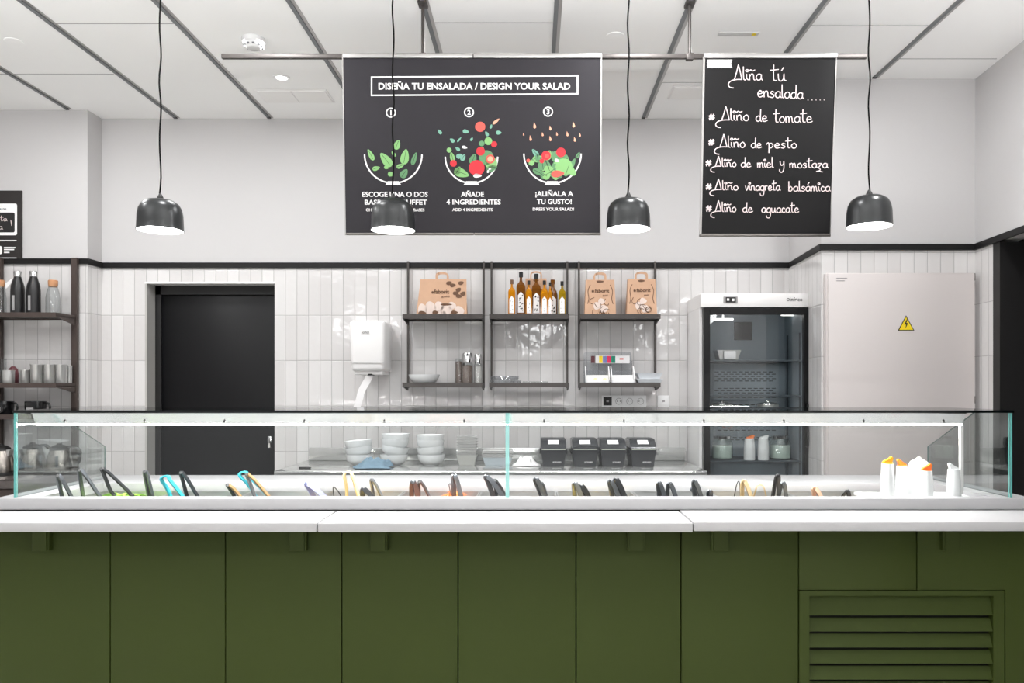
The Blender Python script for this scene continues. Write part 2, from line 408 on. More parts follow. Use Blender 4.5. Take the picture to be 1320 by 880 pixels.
for i in range(11):                                 # metal-edged ceiling joints
    x = -2.8975 + .6 * i
    if x > 2.4: break
    yend = DL if x < -2.785 else (DB if x < 1.6 else DR)
    b = MB(); b.m(0).box(x - .010, x + .010, -3.0, yend - .02, CEIL - .006, CEIL + .02); b.m(1).box(x + .010, x + .026, -3.0, yend - .02, CEIL - .002, CEIL + .02)
    b.m(2).box(x - .011, x + .011, yend - .04, yend - .02, CEIL - .007, CEIL)
    struct(b, 'ceiling_joint_%d' % (i + 1), [M_GAP, M_ALU, M_INK])
for i, (x0, x1, y) in enumerate(((-3.4, -2.91, 4.33), (-2.88, -2.32, 4.33), (-2.28, -1.71, 3.73), (1.31, 1.89, 3.75), (1.92, 2.44, 4.13), (.72, 1.28, 4.45), (-.48, .09, 3.72))):
    b = MB(); b.box(x0, x1, y - .002, y + .002, CEIL - .0015, CEIL); struct(b, 'ceiling_seam_%d' % (i + 1), M_GINK)
b = MB()
T = .014
b.box(-4.6, -2.785 + T, DL - T, DL, TZ0, TZ1); struct(b, 'trim_2', M_RAIL)
b = MB(); b.box(-2.785, -2.785 + T, DL, DB, TZ0, TZ1); struct(b, 'trim_3', M_RAIL)
b = MB(); b.box(-2.785 + T, XR0b - T, DB - T, DB, TZ0, TZ1); struct(b, 'trim_4', M_RAIL)
b = MB(); quadwall(XR0 - T, DR - T, XR0, DR - T, XR0b, DB, XR0b - T, DB, TZ0, TZ1); struct(b, 'trim_5', M_RAIL)
b = MB(); b.box(XR0, XR1 - T, DR - T, DR, TZ0, TZ1); struct(b, 'trim_6', M_RAIL)
b = MB(); quadwall(xr(DR) - T, DR, xr(DR), DR, xr(1.5), 1.5, xr(1.5) - T, 1.5, TZ0, TZ1); struct(b, 'trim_7', M_RAIL)
# door in the back wall
b = MB(); b.box(XDL, XDR, DB - .004, DB + .13, ZD - .012, ZD); struct(b, 'trim_8', M_WHITE)
b = MB(); b.box(XDL, XDL + .012, DB - .001, DB + .11, 0, ZD - .012); struct(b, 'trim_9', M_REVEAL)
dd = thing('door_1', None, None, ((XDL + XDR) / 2, DB + .12, 0)); tag(dd, kind='structure')
b = MB(); b.box(XDL + .012, XDL + .05, DB + .11, DB + .2, 0, ZD - .012); b.box(XDL + .012, XDR, DB + .11, DB + .2, ZD - .07, ZD - .012); tag(b.build('door_frame', M_BLACK, dd, world=True, smooth=False), kind='structure')
b = MB(); b.box(XDL + .05, XDR, DB + .125, DB + .165, .01, ZD - .07, .002); tag(b.build('door_leaf', M_DOOR, dd, world=True), kind='structure')
b = MB(); b.box(X(345, 5.17), X(350, 5.17), DB + .117, DB + .126, Z(577, 5.17), Z(562, 5.17), .003); b.cyl((X(347.5, 5.17), DB + .114), .006, Z(571, 5.17), Z(566, 5.17), 12); tag(b.build('door_lock', M_CHROME, dd, world=True), kind='structure')

# ------------------------------------------------------------------ salad bar
SB = thing('salad_bar', 'long white topped salad bar with olive green front panels', 'salad bar', (0, 3.3, 0))
XL, XRr = -2.05, 1.90
DP = 2.90                                            # front face of the green panels
RT, RB = .947, .903
b = MB(); b.m(0)
WX0, WX1, WY0, WY1 = -1.90, 1.765, 3.03, 3.46
b.box(XL, XRr, 2.97, WY0, RB, RT, .004); b.box(XL, XRr, WY1, 3.77, RB, RT, .004)
b.box(XL, WX0, WY0 - .002, WY1 + .002, RB, RT - .0004); b.box(WX1, XRr, WY0 - .002, WY1 + .002, RB, RT - .0004)
b.box(WX0, WX1, WY0 - .02, WY0, .72, RB); b.box(WX0, WX1, WY1, WY1 + .02, .72, RB)
b.box(WX0 - .02, WX0, WY0, WY1, .72, RB); b.box(WX1, WX1 + .02, WY0, WY1, .72, RB); b.box(WX0, WX1, WY0, WY1, .70, .72)
b.build('deck', M_SOLID, SB, world=True)
b = MB(); b.box(XL + .03, XRr - .03, DP + .03, 3.74, .1, .69); b.box(XL + .03, XRr - .03, DP + .03, 3.0, .69, .8655); b.box(XL + .03, XRr - .03, 2.972, 3.0, .8655, RB - .001); b.box(XL + .03, XRr - .03, 3.5, 3.74, .69, RB - .001); b.box(XL + .08, XRr - .08, DP + .1, 3.68, 0, .1)
b.build('carcass', M_GREENIN, SB, world=True, smooth=False)
gr = [X(p, DP) for p in (142, 290.5, 440.5, 590.5, 742.5, 878, 1029.5, 1182)]
xs = [XL] + gr + [XRr]
GZ = Z(761, DP)
for i in range(9):
    x0, x1 = xs[i] + .0022, xs[i + 1] - .0022
    b = MB()
    if i == 7: b.box(x0, x1, DP, DP + .028, GZ + .002, RB - .036, .0015)
    elif i == 8:
        xg = X(1295, DP)
        b.prism([(x0, RB - .036), (x1, RB - .036), (x1, .1), (xg + .003, .1), (xg + .003, GZ + .002), (x0, GZ + .002)], 'y', DP, DP + .028)
    else: b.box(x0, x1, DP, DP + .028, .1, RB - .036, .0015)
    b.build('front_panel', M_GREEN, SB, world=True)
g = None
b = MB(); x0, x1 = xs[7] + .0022, X(1294, DP); ix0, ix1 = X(1043, DP), X(1280, DP)
iz1 = Z(767.5, DP); iz0 = iz1 - .58
b.box(x0, x1, DP - .003, DP + .028, iz1, GZ - .001); b.box(x0, x1, DP - .003, DP + .028, .1, iz0)
b.box(x0, ix0, DP - .003, DP + .028, iz0, iz1); b.box(ix1, x1, DP - .003, DP + .028, iz0, iz1)
k = 0; zt = iz1 - .001
while zt - .07 > iz0:
    zb_ = zt - (.0715 if k == 0 else .0595); tp = zt - .003 if k == 0 else zt - .0155
    b.hexa([(ix0, DP + .001, zb_), (ix1, DP + .001, zb_), (ix1, DP + .005, zb_ - .002), (ix0, DP + .005, zb_ - .002),
            (ix0, DP + .022, tp), (ix1, DP + .022, tp), (ix1, DP + .026, tp - .002), (ix0, DP + .026, tp - .002)])
    if k == 0: zt -= .012
    k += 1
    zt -= .0595
tag(b.build('vent_grille', M_GREEN, SB, world=True, smooth=False), 'louvred green ventilation grille')
for px in (48, 382, 487, 821, 930, 1230):
    b = MB(); x = X(px, 2.86); zb, zt = Z(711, 2.86), RB - .036
    b.box(x - .032, x + .032, DP - .022, DP, zb, zt, .002); b.box(x - .024, x + .024, 2.80, DP, zt - .012, zt); b.box(x - .024, x + .024, DP - .027, DP - .022, zb, zt - .012)
    b.build('bracket', M_GREEN, SB, world=True, smooth=False)
b = MB(); b.box(XL + .02, XRr - .02, 2.80, 2.965, RB - .0375, RB - .0362); b.build('shelf_rail', M_GREENIN, SB, world=True, smooth=False)
# three white tray ledges along the front
LZ1, LZ0 = .900, .869
sp = (-2.35, X(408.8, 2.70), X(893.9, 2.70), 2.3)
for i, (lab, dz) in enumerate((('white tray ledge on the bar front, left board ending below the blue and black tongs', 0),
                               ('white tray ledge on the bar front, middle board below the centre glass joint', -.0005),
                               ('white tray ledge on the bar front, right board below the squeeze bottles', .003))):
    b = MB(); b.box(sp[i] + .0025, sp[i + 1] - .0025, 2.70, 2.968, LZ0 + dz, LZ1 + dz, .002)
    tag(b.build('tray_ledge', M_SOLID), lab, 'ledge', 'tray ledges along the salad bar')

# ------------------------------------------------------------------ glass sneeze guard
GX0, GX1, GY = X(18, 3.0), X(1304.5, 3.0), 3.0
GT = Z(532, 3.0)
SG = thing('sneeze_guard', 'clear glass sneeze guard standing along the salad bar', 'sneeze guard', (0, 3.1, RT))
xm = X(654, 3.0)
for x0, x1 in ((GX0 + .009, xm - .0008), (xm + .0008, GX1 - .009)):
    b = MB(); b.m(0).box(x0, x1, GY, GY + .008, RT, GT)
    xj = x1 if x1 < GX1 - .1 else x0; b.m(2).box(xj - .006, xj + .0005, GY - .0005, GY + .0085, RT, GT) if xj == x1 else b.m(2).box(xj - .0005, xj + .006, GY - .0005, GY + .0085, RT, GT)
    for f in b.bm.faces:
        if f.material_index == 0 and (abs(f.normal.x) > .9 or abs(f.normal.z) > .9): f.material_index = 1
    b.build('front_pane', [M_GLASS, M_EDGE, M_JOINT], SG, world=True, smooth=False)
for x0 in (GX0, GX1 - .008):
    b = MB(); b.prism([(GY - .001, RT), (3.63, RT), (3.63, Z(576, 3.607)), (3.235, GT), (GY - .001, GT)], 'x', x0, x0 + .008)
    bmesh.ops.recalc_face_normals(b.bm, faces=b.bm.faces)
    for f in b.bm.faces:
        if abs(f.normal.x) < .9: f.material_index = 1 if f.normal.y < -.5 else 2
    b.build('side_pane', [M_GLASSR, M_EDGE, M_EDGEG], SG, world=True, smooth=False)
b = MB(); b.box(GX0 - .004, GX1 + .004, GY - .006, 3.47, GT, GT + .010)
for f in b.bm.faces:
    if abs(f.normal.z) < .9: f.material_index = 1
b.build('top_pane', [M_GLASS, M_EDGEDK], SG, world=True, smooth=False)
px0, px1 = GX0 + .012, X(1243, 3.10)
b = MB(); zt, zb = GT - .001, Z(546.5, 3.10)
b.prism([(3.088, zt), (3.109, zb + .003), (3.113, zb + .003), (3.113, zt)], 'x', px0, px1); b.box(px0, px1, 3.109, 3.135, zb + .001, zb + .004); b.box(px0, px1, 3.084, 3.090, zt - .005, zt)
pr = b.build('light_profile', mat('polished_profile', srgb(240, 240, 238), .14, 1), SG, world=True, smooth=False)
b = MB(); b.box(px0 + .004, px1 - .004, 3.108, 3.132, zb - .0045, zb + .0005); b.build('led_strip', M_LED, pr, smooth=False).location = -Vector(SG.location)
b = MB()
for px in (1239,): b.box(X(px, 3.115) - .006, X(px, 3.115) + .006, 3.108, 3.122, RT, zb)
b.build('post', M_WHITE, SG, world=True, smooth=False)
for i in range(12):
    b = MB(); x = px0 + .12 + i * (px1 - px0 - .2) / 11; b.cyl((x, 3.101), .003, zb + .006, zb + .016, 10); b.build('clip', M_BLACK, SG, world=True)

# ------------------------------------------------------------------ pans and food in the well
NP = 11; pw = (WX1 - WX0) / NP
proto = None
pan_food = ['lettuce', 'cucumber', 'white', 'pasta', 'carrot', 'tomato', 'corn', 'olive', 'pasta', 'beet', 'pink']
pan_words = ['green lettuce', 'cucumber and peppers', 'white grated cheese', 'yellow cheese cubes', 'orange grated carrot', 'pale tuna flakes', 'sweetcorn', 'olives', 'pasta', 'chickpeas', 'pink ham pieces']
pan_words[3] = 'pale yellow cheese cubes'
for i in range(NP):
    cx = WX0 + pw * (i + .5); cy = (WY0 + WY1) / 2
    lab = 'steel food pan in the salad bar holding ' + pan_words[i]
    if proto is None:
        proto = thing('food_pan', lab, 'food pan', (cx, cy, .9), group='food pans in the salad bar')
        b = MB(); b.taper(0, 0, -.125, .008, pw / 2 - .014, .195, pw / 2 - .006, .208, True, .002); b.build('tub', M_PANST, proto)
        b = MB()
        a, c = pw / 2 - .0015, .2135
        b.box(-a, a, -c, -c + .008, .006, .010); b.box(-a, a, c - .008, c, .006, .010); b.box(-a, -a + .006, -c, c, .006, .010); b.box(a - .006, a, -c, c, .006, .010)
        b.build('rim', M_PANST, proto, smooth=False)
    else: dup(proto, lab, (cx, cy, .9))
def heap(cx, cy, z0, a, bb, hgt, m, name, lab, bump=.006, n=22, chunks=0, csz=.012, peak=None, curl=False):
    b = MB(); N = n
    vs = {}
    for i in range(N + 1):
        for j in range(N + 1):
            u, v = i / N * 2 - 1, j / N * 2 - 1
            z = z0 + hgt * (1 - abs(u) ** 3) * (1 - abs(v) ** 3) * (.45 + .55 * math.exp(-((u - peak) / .35) ** 2) if peak is not None else 1) + random.uniform(-1, 1) * bump * (1 - max(abs(u), abs(v)) ** 6)
            vs[i, j] = b.bm.verts.new((cx + u * a, cy + v * bb, z))
    for i in range(N):
        for j in range(N): b.bm.faces.new((vs[i, j], vs[i + 1, j], vs[i + 1, j + 1], vs[i, j + 1]))
    for k in range(chunks):
        lim = .55 if curl else .8; u, v = random.uniform(-lim, lim), random.uniform(-.75, .75)
        if peak is not None: u = max(-.6, min(.66, random.gauss(peak, .2)))
        z = z0 + hgt * (1 - abs(u) ** 3) * (1 - abs(v) ** 3) * (.45 + .55 * math.exp(-((u - peak) / .35) ** 2) if peak is not None else 1)
        x, y = cx + u * a, cy + v * bb
        if curl:
            ang = random.uniform(0, 2 * PI); L = csz * random.uniform(1, 2)
            d = Vector((math.cos(ang) * (1 - abs(u) * .8), math.sin(ang), random.uniform(-.1, .5)))
            p = Vector((x, y, z)); q = Vector((-d.y, d.x, 0))
            b.tube(crom([p - d * L, p + Vector((0, 0, L * .6)), p + d * L + q * L * .4], 3), 0, flat=(csz * .9 if curl == 'leaf' else csz * .16, .0012, q))
        else:
            c = csz * random.uniform(.6, 1)
            n0 = len(b.bm.faces)
            bmesh.ops.create_cube(b.bm, size=c, matrix=Matrix.Translation((x, y, z + c * .2)) @ Matrix.Rotation(random.uniform(0, 3), 4, Vector((random.random(), random.random(), 1)).normalized()))
    return tag(b.build(name, m), lab, 'salad food', kind='stuff')
for i in range(NP):
    cx = WX0 + pw * (i + .5); cy = (WY0 + WY1) / 2; f = pan_food[i]; nm = pan_words[i].replace(' ', '_').replace('-', '_')
    args = dict(chunks=120, csz=.014, curl=False); h = .03
    if f == 'lettuce': args = dict(chunks=170, csz=.03, curl='leaf'); h = .085
    elif f == 'carrot': args = dict(chunks=220, csz=.03, curl=True, peak=.6); h = .12
    elif f == 'white': args = dict(chunks=200, csz=.016, curl=True); h = .075
    elif i == 3: args = dict(chunks=130, csz=.02); h = .07; f = 'cheese'
    elif f == 'pink': h = .06
    heap(cx, cy, .805, pw / 2 - .019, .183, h, FOOD[f], nm, pan_words[i].capitalize() + ' heaped in a steel pan of the salad bar', **args)

# tongs: apex px, feet px (at py 642), kind, colour, label
TONGS = [
 ((75.5, 611.7), (71, 84), 'bar', M_TONG, 'dark steel tongs leaning at far left end of the bar, first from the glass side'),
 ((103.4, 604.5), (101, 120.5), 'bar', M_TONG, 'dark steel tongs second from left end, tall and narrow'),
 ((132.2, 603), (145, 172), 'bar', M_TONGB, 'black tongs spread wide open over the green lettuce'),
 ((187.3, 606.7), (186.3, 200.6), 'bar', M_TONG, 'dark tongs with bright loop top at right side of lettuce'),
 ((213.8, 613), (216, 229), 'loop', M_TURQ, 'short turquoise plastic tongs between two dark pairs'),
 ((234, 607.7), (236.6, 248.3), 'bar', M_TONGB, 'black tongs just right of the short turquoise pair'),
 ((294.3, 623.6), (295.4, 305.5), 'bar', M_TONGB, 'short black and tan tongs left of the tall turquoise pair'),
 ((314.5, 607.7), (326, 340), 'loop', M_TURQ, 'tall turquoise looped tongs leaning right before the black door'),
 ((319, 609.6), (325.6, 341.5), 'bar', M_TONGS, 'steel and brown tongs crossing the tall turquoise looped tongs'),
 ((396, 622), (403.5, 414.7), 'strap', M_LAV, 'lavender plastic tongs by the white grated cheese'),
 ((430.6, 626.8), (429.5, 437), 'wire', M_TONGB, 'thin black wire tongs left of the cream looped pair'),
 ((449, 607.7), (445, 458), 'loop', M_CREAM, 'cream looped plastic tongs standing over the cheese cubes'),
 ((468.8, 629), (467, 477), 'strap', M_TONG, 'short dark strap tongs just right of the cream looped pair'),
 ((479.4, 617.3), (481, 489.5), 'bar', M_TONGS, 'tall steel tongs right of the cream pair'),
 ((532.4, 620.5), (530, 536), 'strap', M_TONG, 'broad dark tongs left of a pair below the white bowls'),
 ((541.4, 619.4), (540, 551), 'bar', M_TONG, 'narrow dark tongs below the third stack of white bowls'),
 ((585.5, 612.5), (585.5, 592), 'strap', M_TONGS, 'upright broad steel tongs below the foil trays'),
 ((580, 622.6), (582, 586), 'wire', M_TONGS, 'thin steel tongs tucked left of the upright broad pair'),
 ((627.3, 613), (637, 647), 'strap', M_TONG, 'dark tongs leaning right, left of the glass joint by the grated carrot'),
 ((638, 617.8), (641, 651), 'bar', M_TONGB, 'black tongs closest to the centre glass joint'),
 ((691, 616.7), (700, 704), 'strap', M_TONG, 'broad dark tongs leaning right under the first black bin'),
 ((698, 621.5), (701, 710.7), 'bar', M_TONGB, 'thin black tongs behind the broad pair under the first black bin'),
 ((741, 621.5), (742.6, 749), 'strap', M_TONGS, 'steel tongs beside a broad black pair under the second bin'),
 ((749.5, 625.7), (753, 758), 'wide', M_TONGB, 'broad short black tongs under the second black bin'),
 ((787, 619.4), (792, 797), 'strap', M_TONG, 'slim dark tongs touching a broad pair under the third bin'),
 ((794, 617.3), (800, 806), 'wide', M_TONGB, 'broad black slotted tongs under the third black bin'),
 ((849.6, 621.5), (852.8, 857), 'strap', M_TONG, 'flat dark tongs under the rightmost black bin'),
 ((863, 622), (863, 872), 'strap', M_TONG, 'dark tongs right of the flat pair near the worktop end'),
 ((895.2, 619.4), (899, 905), 'strap', M_TONG, 'dark upright tongs under the left edge of the glass fridge'),
 ((893.6, 628), (907, 914), 'strap', M_TONGS, 'steel tongs crossing the upright pair under the glass fridge'),
 ((914.8, 632), (916, 921.7), 'strap', M_TONG, 'short dark tongs sticking out under the glass fridge'),
 ((952, 620), (950.4, 956), 'wire', M_TONGB, 'thin black wire tongs left of the light wooden tongs'),
 ((958.8, 618.9), (960.5, 970), 'strap', M_WOOD, 'light wooden tongs beside thin black wire tongs'),
 ((980, 624.4), (975.5, 989), 'loop', M_WOOD, 'light wooden looped tongs left of tall black tongs'),
 ((1002.5, 612), (1001, 1006), 'strap', M_TONGB, 'tall black tongs standing upright left of the electrical cabinet'),
 ((1009.5, 621.9), (1008, 1020), 'strap', M_TONG, 'dark leaning tongs against the tall black pair'),
 ((1050, 627.6), (1054, 1060), 'strap', M_PEACHP, 'peach plastic tongs over the pink ham'),
 ((1092, 632), (1089.5, 1096), 'strap', M_TONGB, 'short black tongs at the right end near the squeeze bottles'),
]
for i, ((ax, ay), (f0, f1), kind, mm, lab) in enumerate(TONGS):
    d = 3.14 + (i % 4) * .032
    if i < 2: d = 3.075 + i * .03
    A = Vector((X(ax, d), d, Z(ay, d)))
    t = thing('tongs', lab, 'tongs', A, group='serving tongs in the salad bar')
    zbot = .842; pk = int(((X((f0 + f1) / 2, d)) - WX0) / pw); pl, pr_ = WX0 + pw * pk + .028, WX0 + pw * (pk + 1) - .028
    for sgn, fp in ((-1, f0), (1, f1)):
        Fv = Vector((X(fp, d), d - .004, Z(642, d)))
        dv = Fv - A; k = (zbot - A.z) / dv.z
        E = A + dv * k; E.y = d + .07
        E.x = min(max(E.x, pl), pr_)
        if i == 2: E = A + dv * (.9 if sgn < 0 else .93); E.y = d + .01
        # spring bend at the apex and a bowed arm
        mid = A.lerp(E, .45) + Vector((sgn * .004, 0, 0)); e2 = E + Vector((-sgn * .004, 0, 0))
        pts = [A + Vector((0, 0, 0)), A + Vector((sgn * .004, .001, -.006)), A.lerp(mid, .4) + Vector((sgn * .003, 0, 0)), mid, A.lerp(E, .8) + Vector((sgn * .003, 0, 0)), e2]
        if kind == 'loop':
            s2 = .016
            pts = [A + Vector((0, 0, 0)), A + Vector((sgn * s2 * .7, 0, -.004)), A + Vector((sgn * s2 * 1.05, 0, -.018)), A.lerp(E, .4) + Vector((sgn * .006, 0, 0)), E]
        pts = [p - A for p in crom(pts, 4)]
        b = MB()
        if kind == 'wire': b.tube(pts, .0022, 6)
        else:
            wdt, th = {'bar': (.013, .0075), 'strap': (.02, .005), 'wide': (.024, .005), 'loop': (.016, .0055)}[kind]
            dirv = (.35, 1, 0) if kind == 'bar' else ((.8, .6, 0) if kind in ('strap', 'wide') else (.25, 1, 0))
            b.tube(pts, 0, flat=(wdt, th, dirv))
            # scalloped tip
            b.lathe([(0, -.004), (.008, -.003), (.010, .002), (.008, .006), (0, .004)], pts[-1] + Vector((0, .004, 0)), 10)
        b.build('arm', mm if not (i == 6 and sgn > 0) and not (i == 8 and sgn > 0) else (M_OCHRE if i == 6 else M_OCHRE), t)
    if kind in ('bar', 'strap', 'wide'):
        b = MB(); r = .0055 if kind == 'bar' else .004
        b.lathe([(0, -.009), (r, -.009), (r, .009), (0, .009)], (0, 0, -.003), 12, Matrix.Rotation(PI / 2, 3, 'X'))
        b.build('hinge', M_CHROME if kind == 'bar' else mm, t)

# white squeeze bottles on a raised white board
b = MB(); b.box(X(1127, 3.08), WX1 - .012, 3.05, 3.28, .917, .931, .003)
tag(b.build('bottle_stand', M_WHITEP), 'white flat board across the pans under the squeeze bottles', 'board')
SQ = [(1144, 3.12, 597, 17, M_AMBER, .5, 'white squeeze bottle with amber cap, leftmost of the group'),
      (1162.5, 3.17, 600, 15, M_ORANGE, 2.4, 'white squeeze bottle with orange cap, slim and second from left'),
      (1180, 3.20, 597, 18, M_PALEG, .9, 'white squeeze bottle with pale grey cap behind the orange capped one'),
      (1194, 3.10, 606, 17, M_ORANGE, .5, 'front white squeeze bottle with orange cap beside a clear cap'),
      (1190.5, 3.24, 598, 16, M_WHITEP, 2.7, 'white squeeze bottle with clear white cap at the back of the group'),
      (1229.5, 3.065, 605.5, 17.5, M_WHITEP, 2.7, 'white squeeze bottle standing alone by the right glass side')]
for px, d, pt, wpx, cm, ang, lab in SQ:
    x = X(px, d); zt = Z(pt, d); r = wpx * d / F / 2 * 1.03; h = zt - .931
    t = thing('squeeze_bottle', lab, 'squeeze bottle', (x, d, .931), group='white squeeze bottles')
    b = MB(); b.lathe([(0, 0), (r * .97, 0), (r, .004), (r * .98, h * .3), (r * .88, h * .7), (r * .80, h - .003), (r * .78, h), (0, h)], n=28); b.build('body', M_WHITEP, t)
    b = MB(); rot = Matrix.Rotation(ang, 3, 'Z')
    c, s = math.cos(ang), (1 if math.cos(ang) > 0 else -1)
    poly = [(-r * .62, h), (r * .5, h), (r * .78, h + .022), (r * .55, h + .027), (r * .1, h + .018), (-r * .6, h + .008)]
    if s < 0: poly = [(-u, v) for u, v in poly][::-1]
    b.prism(poly, 'y', -r * .3, r * .3); b.lathe([(r * .8, h), (r * .78, h + .003), (0, h + .003)], n=20); b.build('cap', cm, t)

# ------------------------------------------------------------------ pendant lamps over the bar
PD = 3.37
lp = None
for px, pyb, lab in ((206.5, 297, 'dark dome pendant lamp nearest the left wall'), (506.8, 297, 'dark dome pendant lamp hanging in front of the salad sign'),
                (810, 295.5, 'dark dome pendant lamp between the sign and the chalkboard'), (1120.5, 292, 'dark dome pendant lamp right of the chalkboard')):
    zb = Z(pyb, PD); x = X(px, PD)
    t = thing('pendant_lamp', lab, 'pendant lamp', (x, PD, zb), group='pendant lamps over the salad bar')
    R = .0945
    b = MB(); prof = [(R * 1.01, 0), (R * 1.0, .004), (R * .985, .03), (R * .97, .065), (R * .92, .092), (R * .80, .113), (R * .58, .127), (R * .3, .1335), (.012, .135)]
    inner = [(max(r - .003, .006), z - .002 if z > .1 else z) for r, z in prof]
    b.m(0).lathe(prof, n=48); b.m(1).lathe(inner, n=48); b.m(0).lathe([(R * 1.01, 0), (R * 1.01 - .003, 0)], n=48)
    b.build('shade', [M_SHADE, M_SHADEIN], t)
    b = MB(); b.lathe([(0, .134), (.013, .134), (.013, .142), (.009, .150), (.005, .158), (0, .158)], n=16); b.build('cap', M_BLACK, t)
    b = MB(); hgt = CEIL - zb
    b.tube([(.0035 * math.sin(k * .9 + px), .002 * math.sin(k * 1.3), .155 + (hgt - .155 - .02) * k / 24) for k in range(25)], .0036, 8); b.build('cord', M_CORD, t)
    b = MB(); b.lathe([(0, hgt - .025), (.03, hgt - .025), (.045, hgt - .012), (.045, hgt - .0005), (0, hgt - .0005)], n=28); b.build('ceiling_rose', M_BLACK, t)
    b = MB(); b.lathe([(0, .012), (.045, .014), (.074, .022), (.076, .028), (.0, .030)], n=36); b.build('bulb', M_BULB, t)

# ------------------------------------------------------------------ hanging pipe with sign and chalkboard
HD = 3.53; ZP = Z(73, HD)
t = thing('hanging_pipe', 'dark steel pipe hung from the ceiling carrying the sign and chalkboard', 'pipe', (0, HD, ZP))
b = MB(); b.box(X(286, HD), X(1117, HD), HD - .010, HD + .010, ZP - .0105, ZP + .0105, .003); b.build('bar', M_STEELDK, t, world=True)
for px in (545, 889):
    b = MB(); x = X(px, HD); b.tube([(x, HD + .002, ZP + .008), (x, HD + .002, CEIL)], .0075, 12); b.build('hanger', M_STEELDK, t, world=True)
    b = MB(); b.box(x - .016, x + .016, HD - .0115, HD + .016, ZP - .016, ZP + .014, .003); b.box(x - .02, x + .02, HD - .03, HD + .03, CEIL - .012, CEIL); b.build('clamp', M_STEELDK, t, world=True)
class Board:
    """a flat panel hung by its top edge, leaning a little; maps photo pixels to its own plane"""
    def __init__(s, pxl, pxr, pyt, lean, d): s.d = d; s.z0 = Z(pyt, d); s.xc = X((pxl + pxr) / 2, d); s.c, s.s = math.cos(lean), math.sin(lean); s.lean = lean
    def __call__(s, px, py):
        k = CY - py; t = (F * (s.z0 - H) - k * s.d) / (F * s.c + k * s.s); d = s.d + t * s.s
        return (px - CX) * d / F - s.xc, -t
    def root(s, name, lab, cat): return thing(name, lab, cat, (s.xc, s.d, s.z0), rx=s.lean)
HF = HD - .0245
B1 = Board(441.5, 776.5, 70, .066, HF)
t = B1.root('menu_sign', 'large charcoal hanging sign with three drawn salad bowls and white lettering', 'sign')
u0, v1 = B1(441.5, 70); u1, v0 = B1(774.8, 303)
b = MB(); b.box(u0, u1, 0, .004, v0 + .004, v1 - .004); b.build('panel', M_BOARD, t, smooth=False)
um, _ = B1(610, 70)
for a0, a1 in ((u0 + .004, um - .001), (um + .001, u1 - .002)):
    b = MB(); b.box(a0, a1, -.008, .012, v1 - .018, v1 + .004, .004); b.build('top_rail', M_ALU, t)
    b = MB(); b.box(a0, a1, -.006, .010, v0, v0 + .010, .003); b.build('bottom_rail', M_ALUDK, t)
for a0, a1 in ((u0 - .002, u0 + .003), (u1 - .006, u1)):
    b = MB(); b.box(a0, a1, -.002, .006, v0, v1); b.build('side_edge', M_ALU, t, smooth=False)
INK = -.0008
b = MB()
def strip(b, p, w, y=INK):                          # flat line in the board plane
    b.tube([(u, y, v) for u, v in p], 0, flat=(w, .0008, (0, 0, 1)))
def outline(b, BB, pts, wpx, closed=False, y=INK, mi=0):
    """flat band following a path in the board plane, mitred"""
    b.m(mi); P = [Vector(BB(*p)) for p in pts]; n = len(P); hw = wpx / 286 / 2; L, R = [], []
    for i in range(n):
        a_ = (P[i] - P[i - 1]).normalized() if closed or i else None
        c_ = (P[(i + 1) % n] - P[i]).normalized() if closed or i < n - 1 else None
        tt = ((a_ or c_) + (c_ or a_)).normalized(); nn = Vector((-tt.y, tt.x)); e = c_ or a_
        k = 1 / max(.5, nn.dot(Vector((-e.y, e.x))))
        L.append(P[i] + nn * hw * k); R.append(P[i] - nn * hw * k)
    n0 = len(b.bm.faces)
    A = [b.bm.verts.new((p.x, y, p.y)) for p in L]; C = [b.bm.verts.new((p.x, y, p.y)) for p in R]
    for i in range(n if closed else n - 1): b.bm.faces.new((A[i], A[(i + 1) % n], C[(i + 1) % n], C[i]))
    b._new(n0)
def shape(b, BB, pts, mi, y=INK):
    b.m(mi); n0 = len(b.bm.faces); vs = []
    P = [BB(*p) for p in pts]
    b.bm.faces.new([b.bm.verts.new((u, y, v)) for u, v in P]); b._new(n0)
outline(b, B1, [(479, 99.5), (744.5, 97.5), (744.5, 121), (479, 123)], 1.8, True)
u, v = B1(611.5, 115.3); b.m(0).text('DISEÑA TU ENSALADA / DESIGN YOUR SALAD', u, INK, v, .0405, width=246 / 286, bold=.022)
for px, py, ch in ((504, 145.2, '1'), (604.6, 144.7, '2'), (706.5, 144, '3')):
    outline(b, B1, [(px + 5.7 * math.cos(a * PI / 14), py + 5.7 * math.sin(a * PI / 14)) for a in range(28)], 1.5, True)
    u, v = B1(px, py + 3); b.m(0).text(ch, u, INK, v, .030, bold=.03)
for s_, px, py, wd, sz in (('ESCOGE UNA O DOS', 509.3, 253.5, 85, .0305), ('BASES DEL BUFFET', 510.5, 263.6, 81, .0305), ('CHOOSE ONE OR TWO BASES', 509.5, 272.3, 76, .0185),
                          ('AÑADE', 609, 253.3, 30, .0305), ('4 INGREDIENTES', 610.5, 263.3, 70.5, .0305), ('ADD 4 INGREDIENTS', 609, 272, 52.5, .0185),
                          ('¡ALIÑALA A', 714.5, 252.7, 49, .0305), ('TU GUSTO!', 714.5, 262.8, 45, .0305), ('DRESS YOUR SALAD!', 713.3, 271.3, 53.5, .0185)):
    u, v = B1(px, py); b.m(0).text(s_, u, INK, v, sz, width=wd / 286, bold=.026)
b.build('lettering', M_WINK, t)
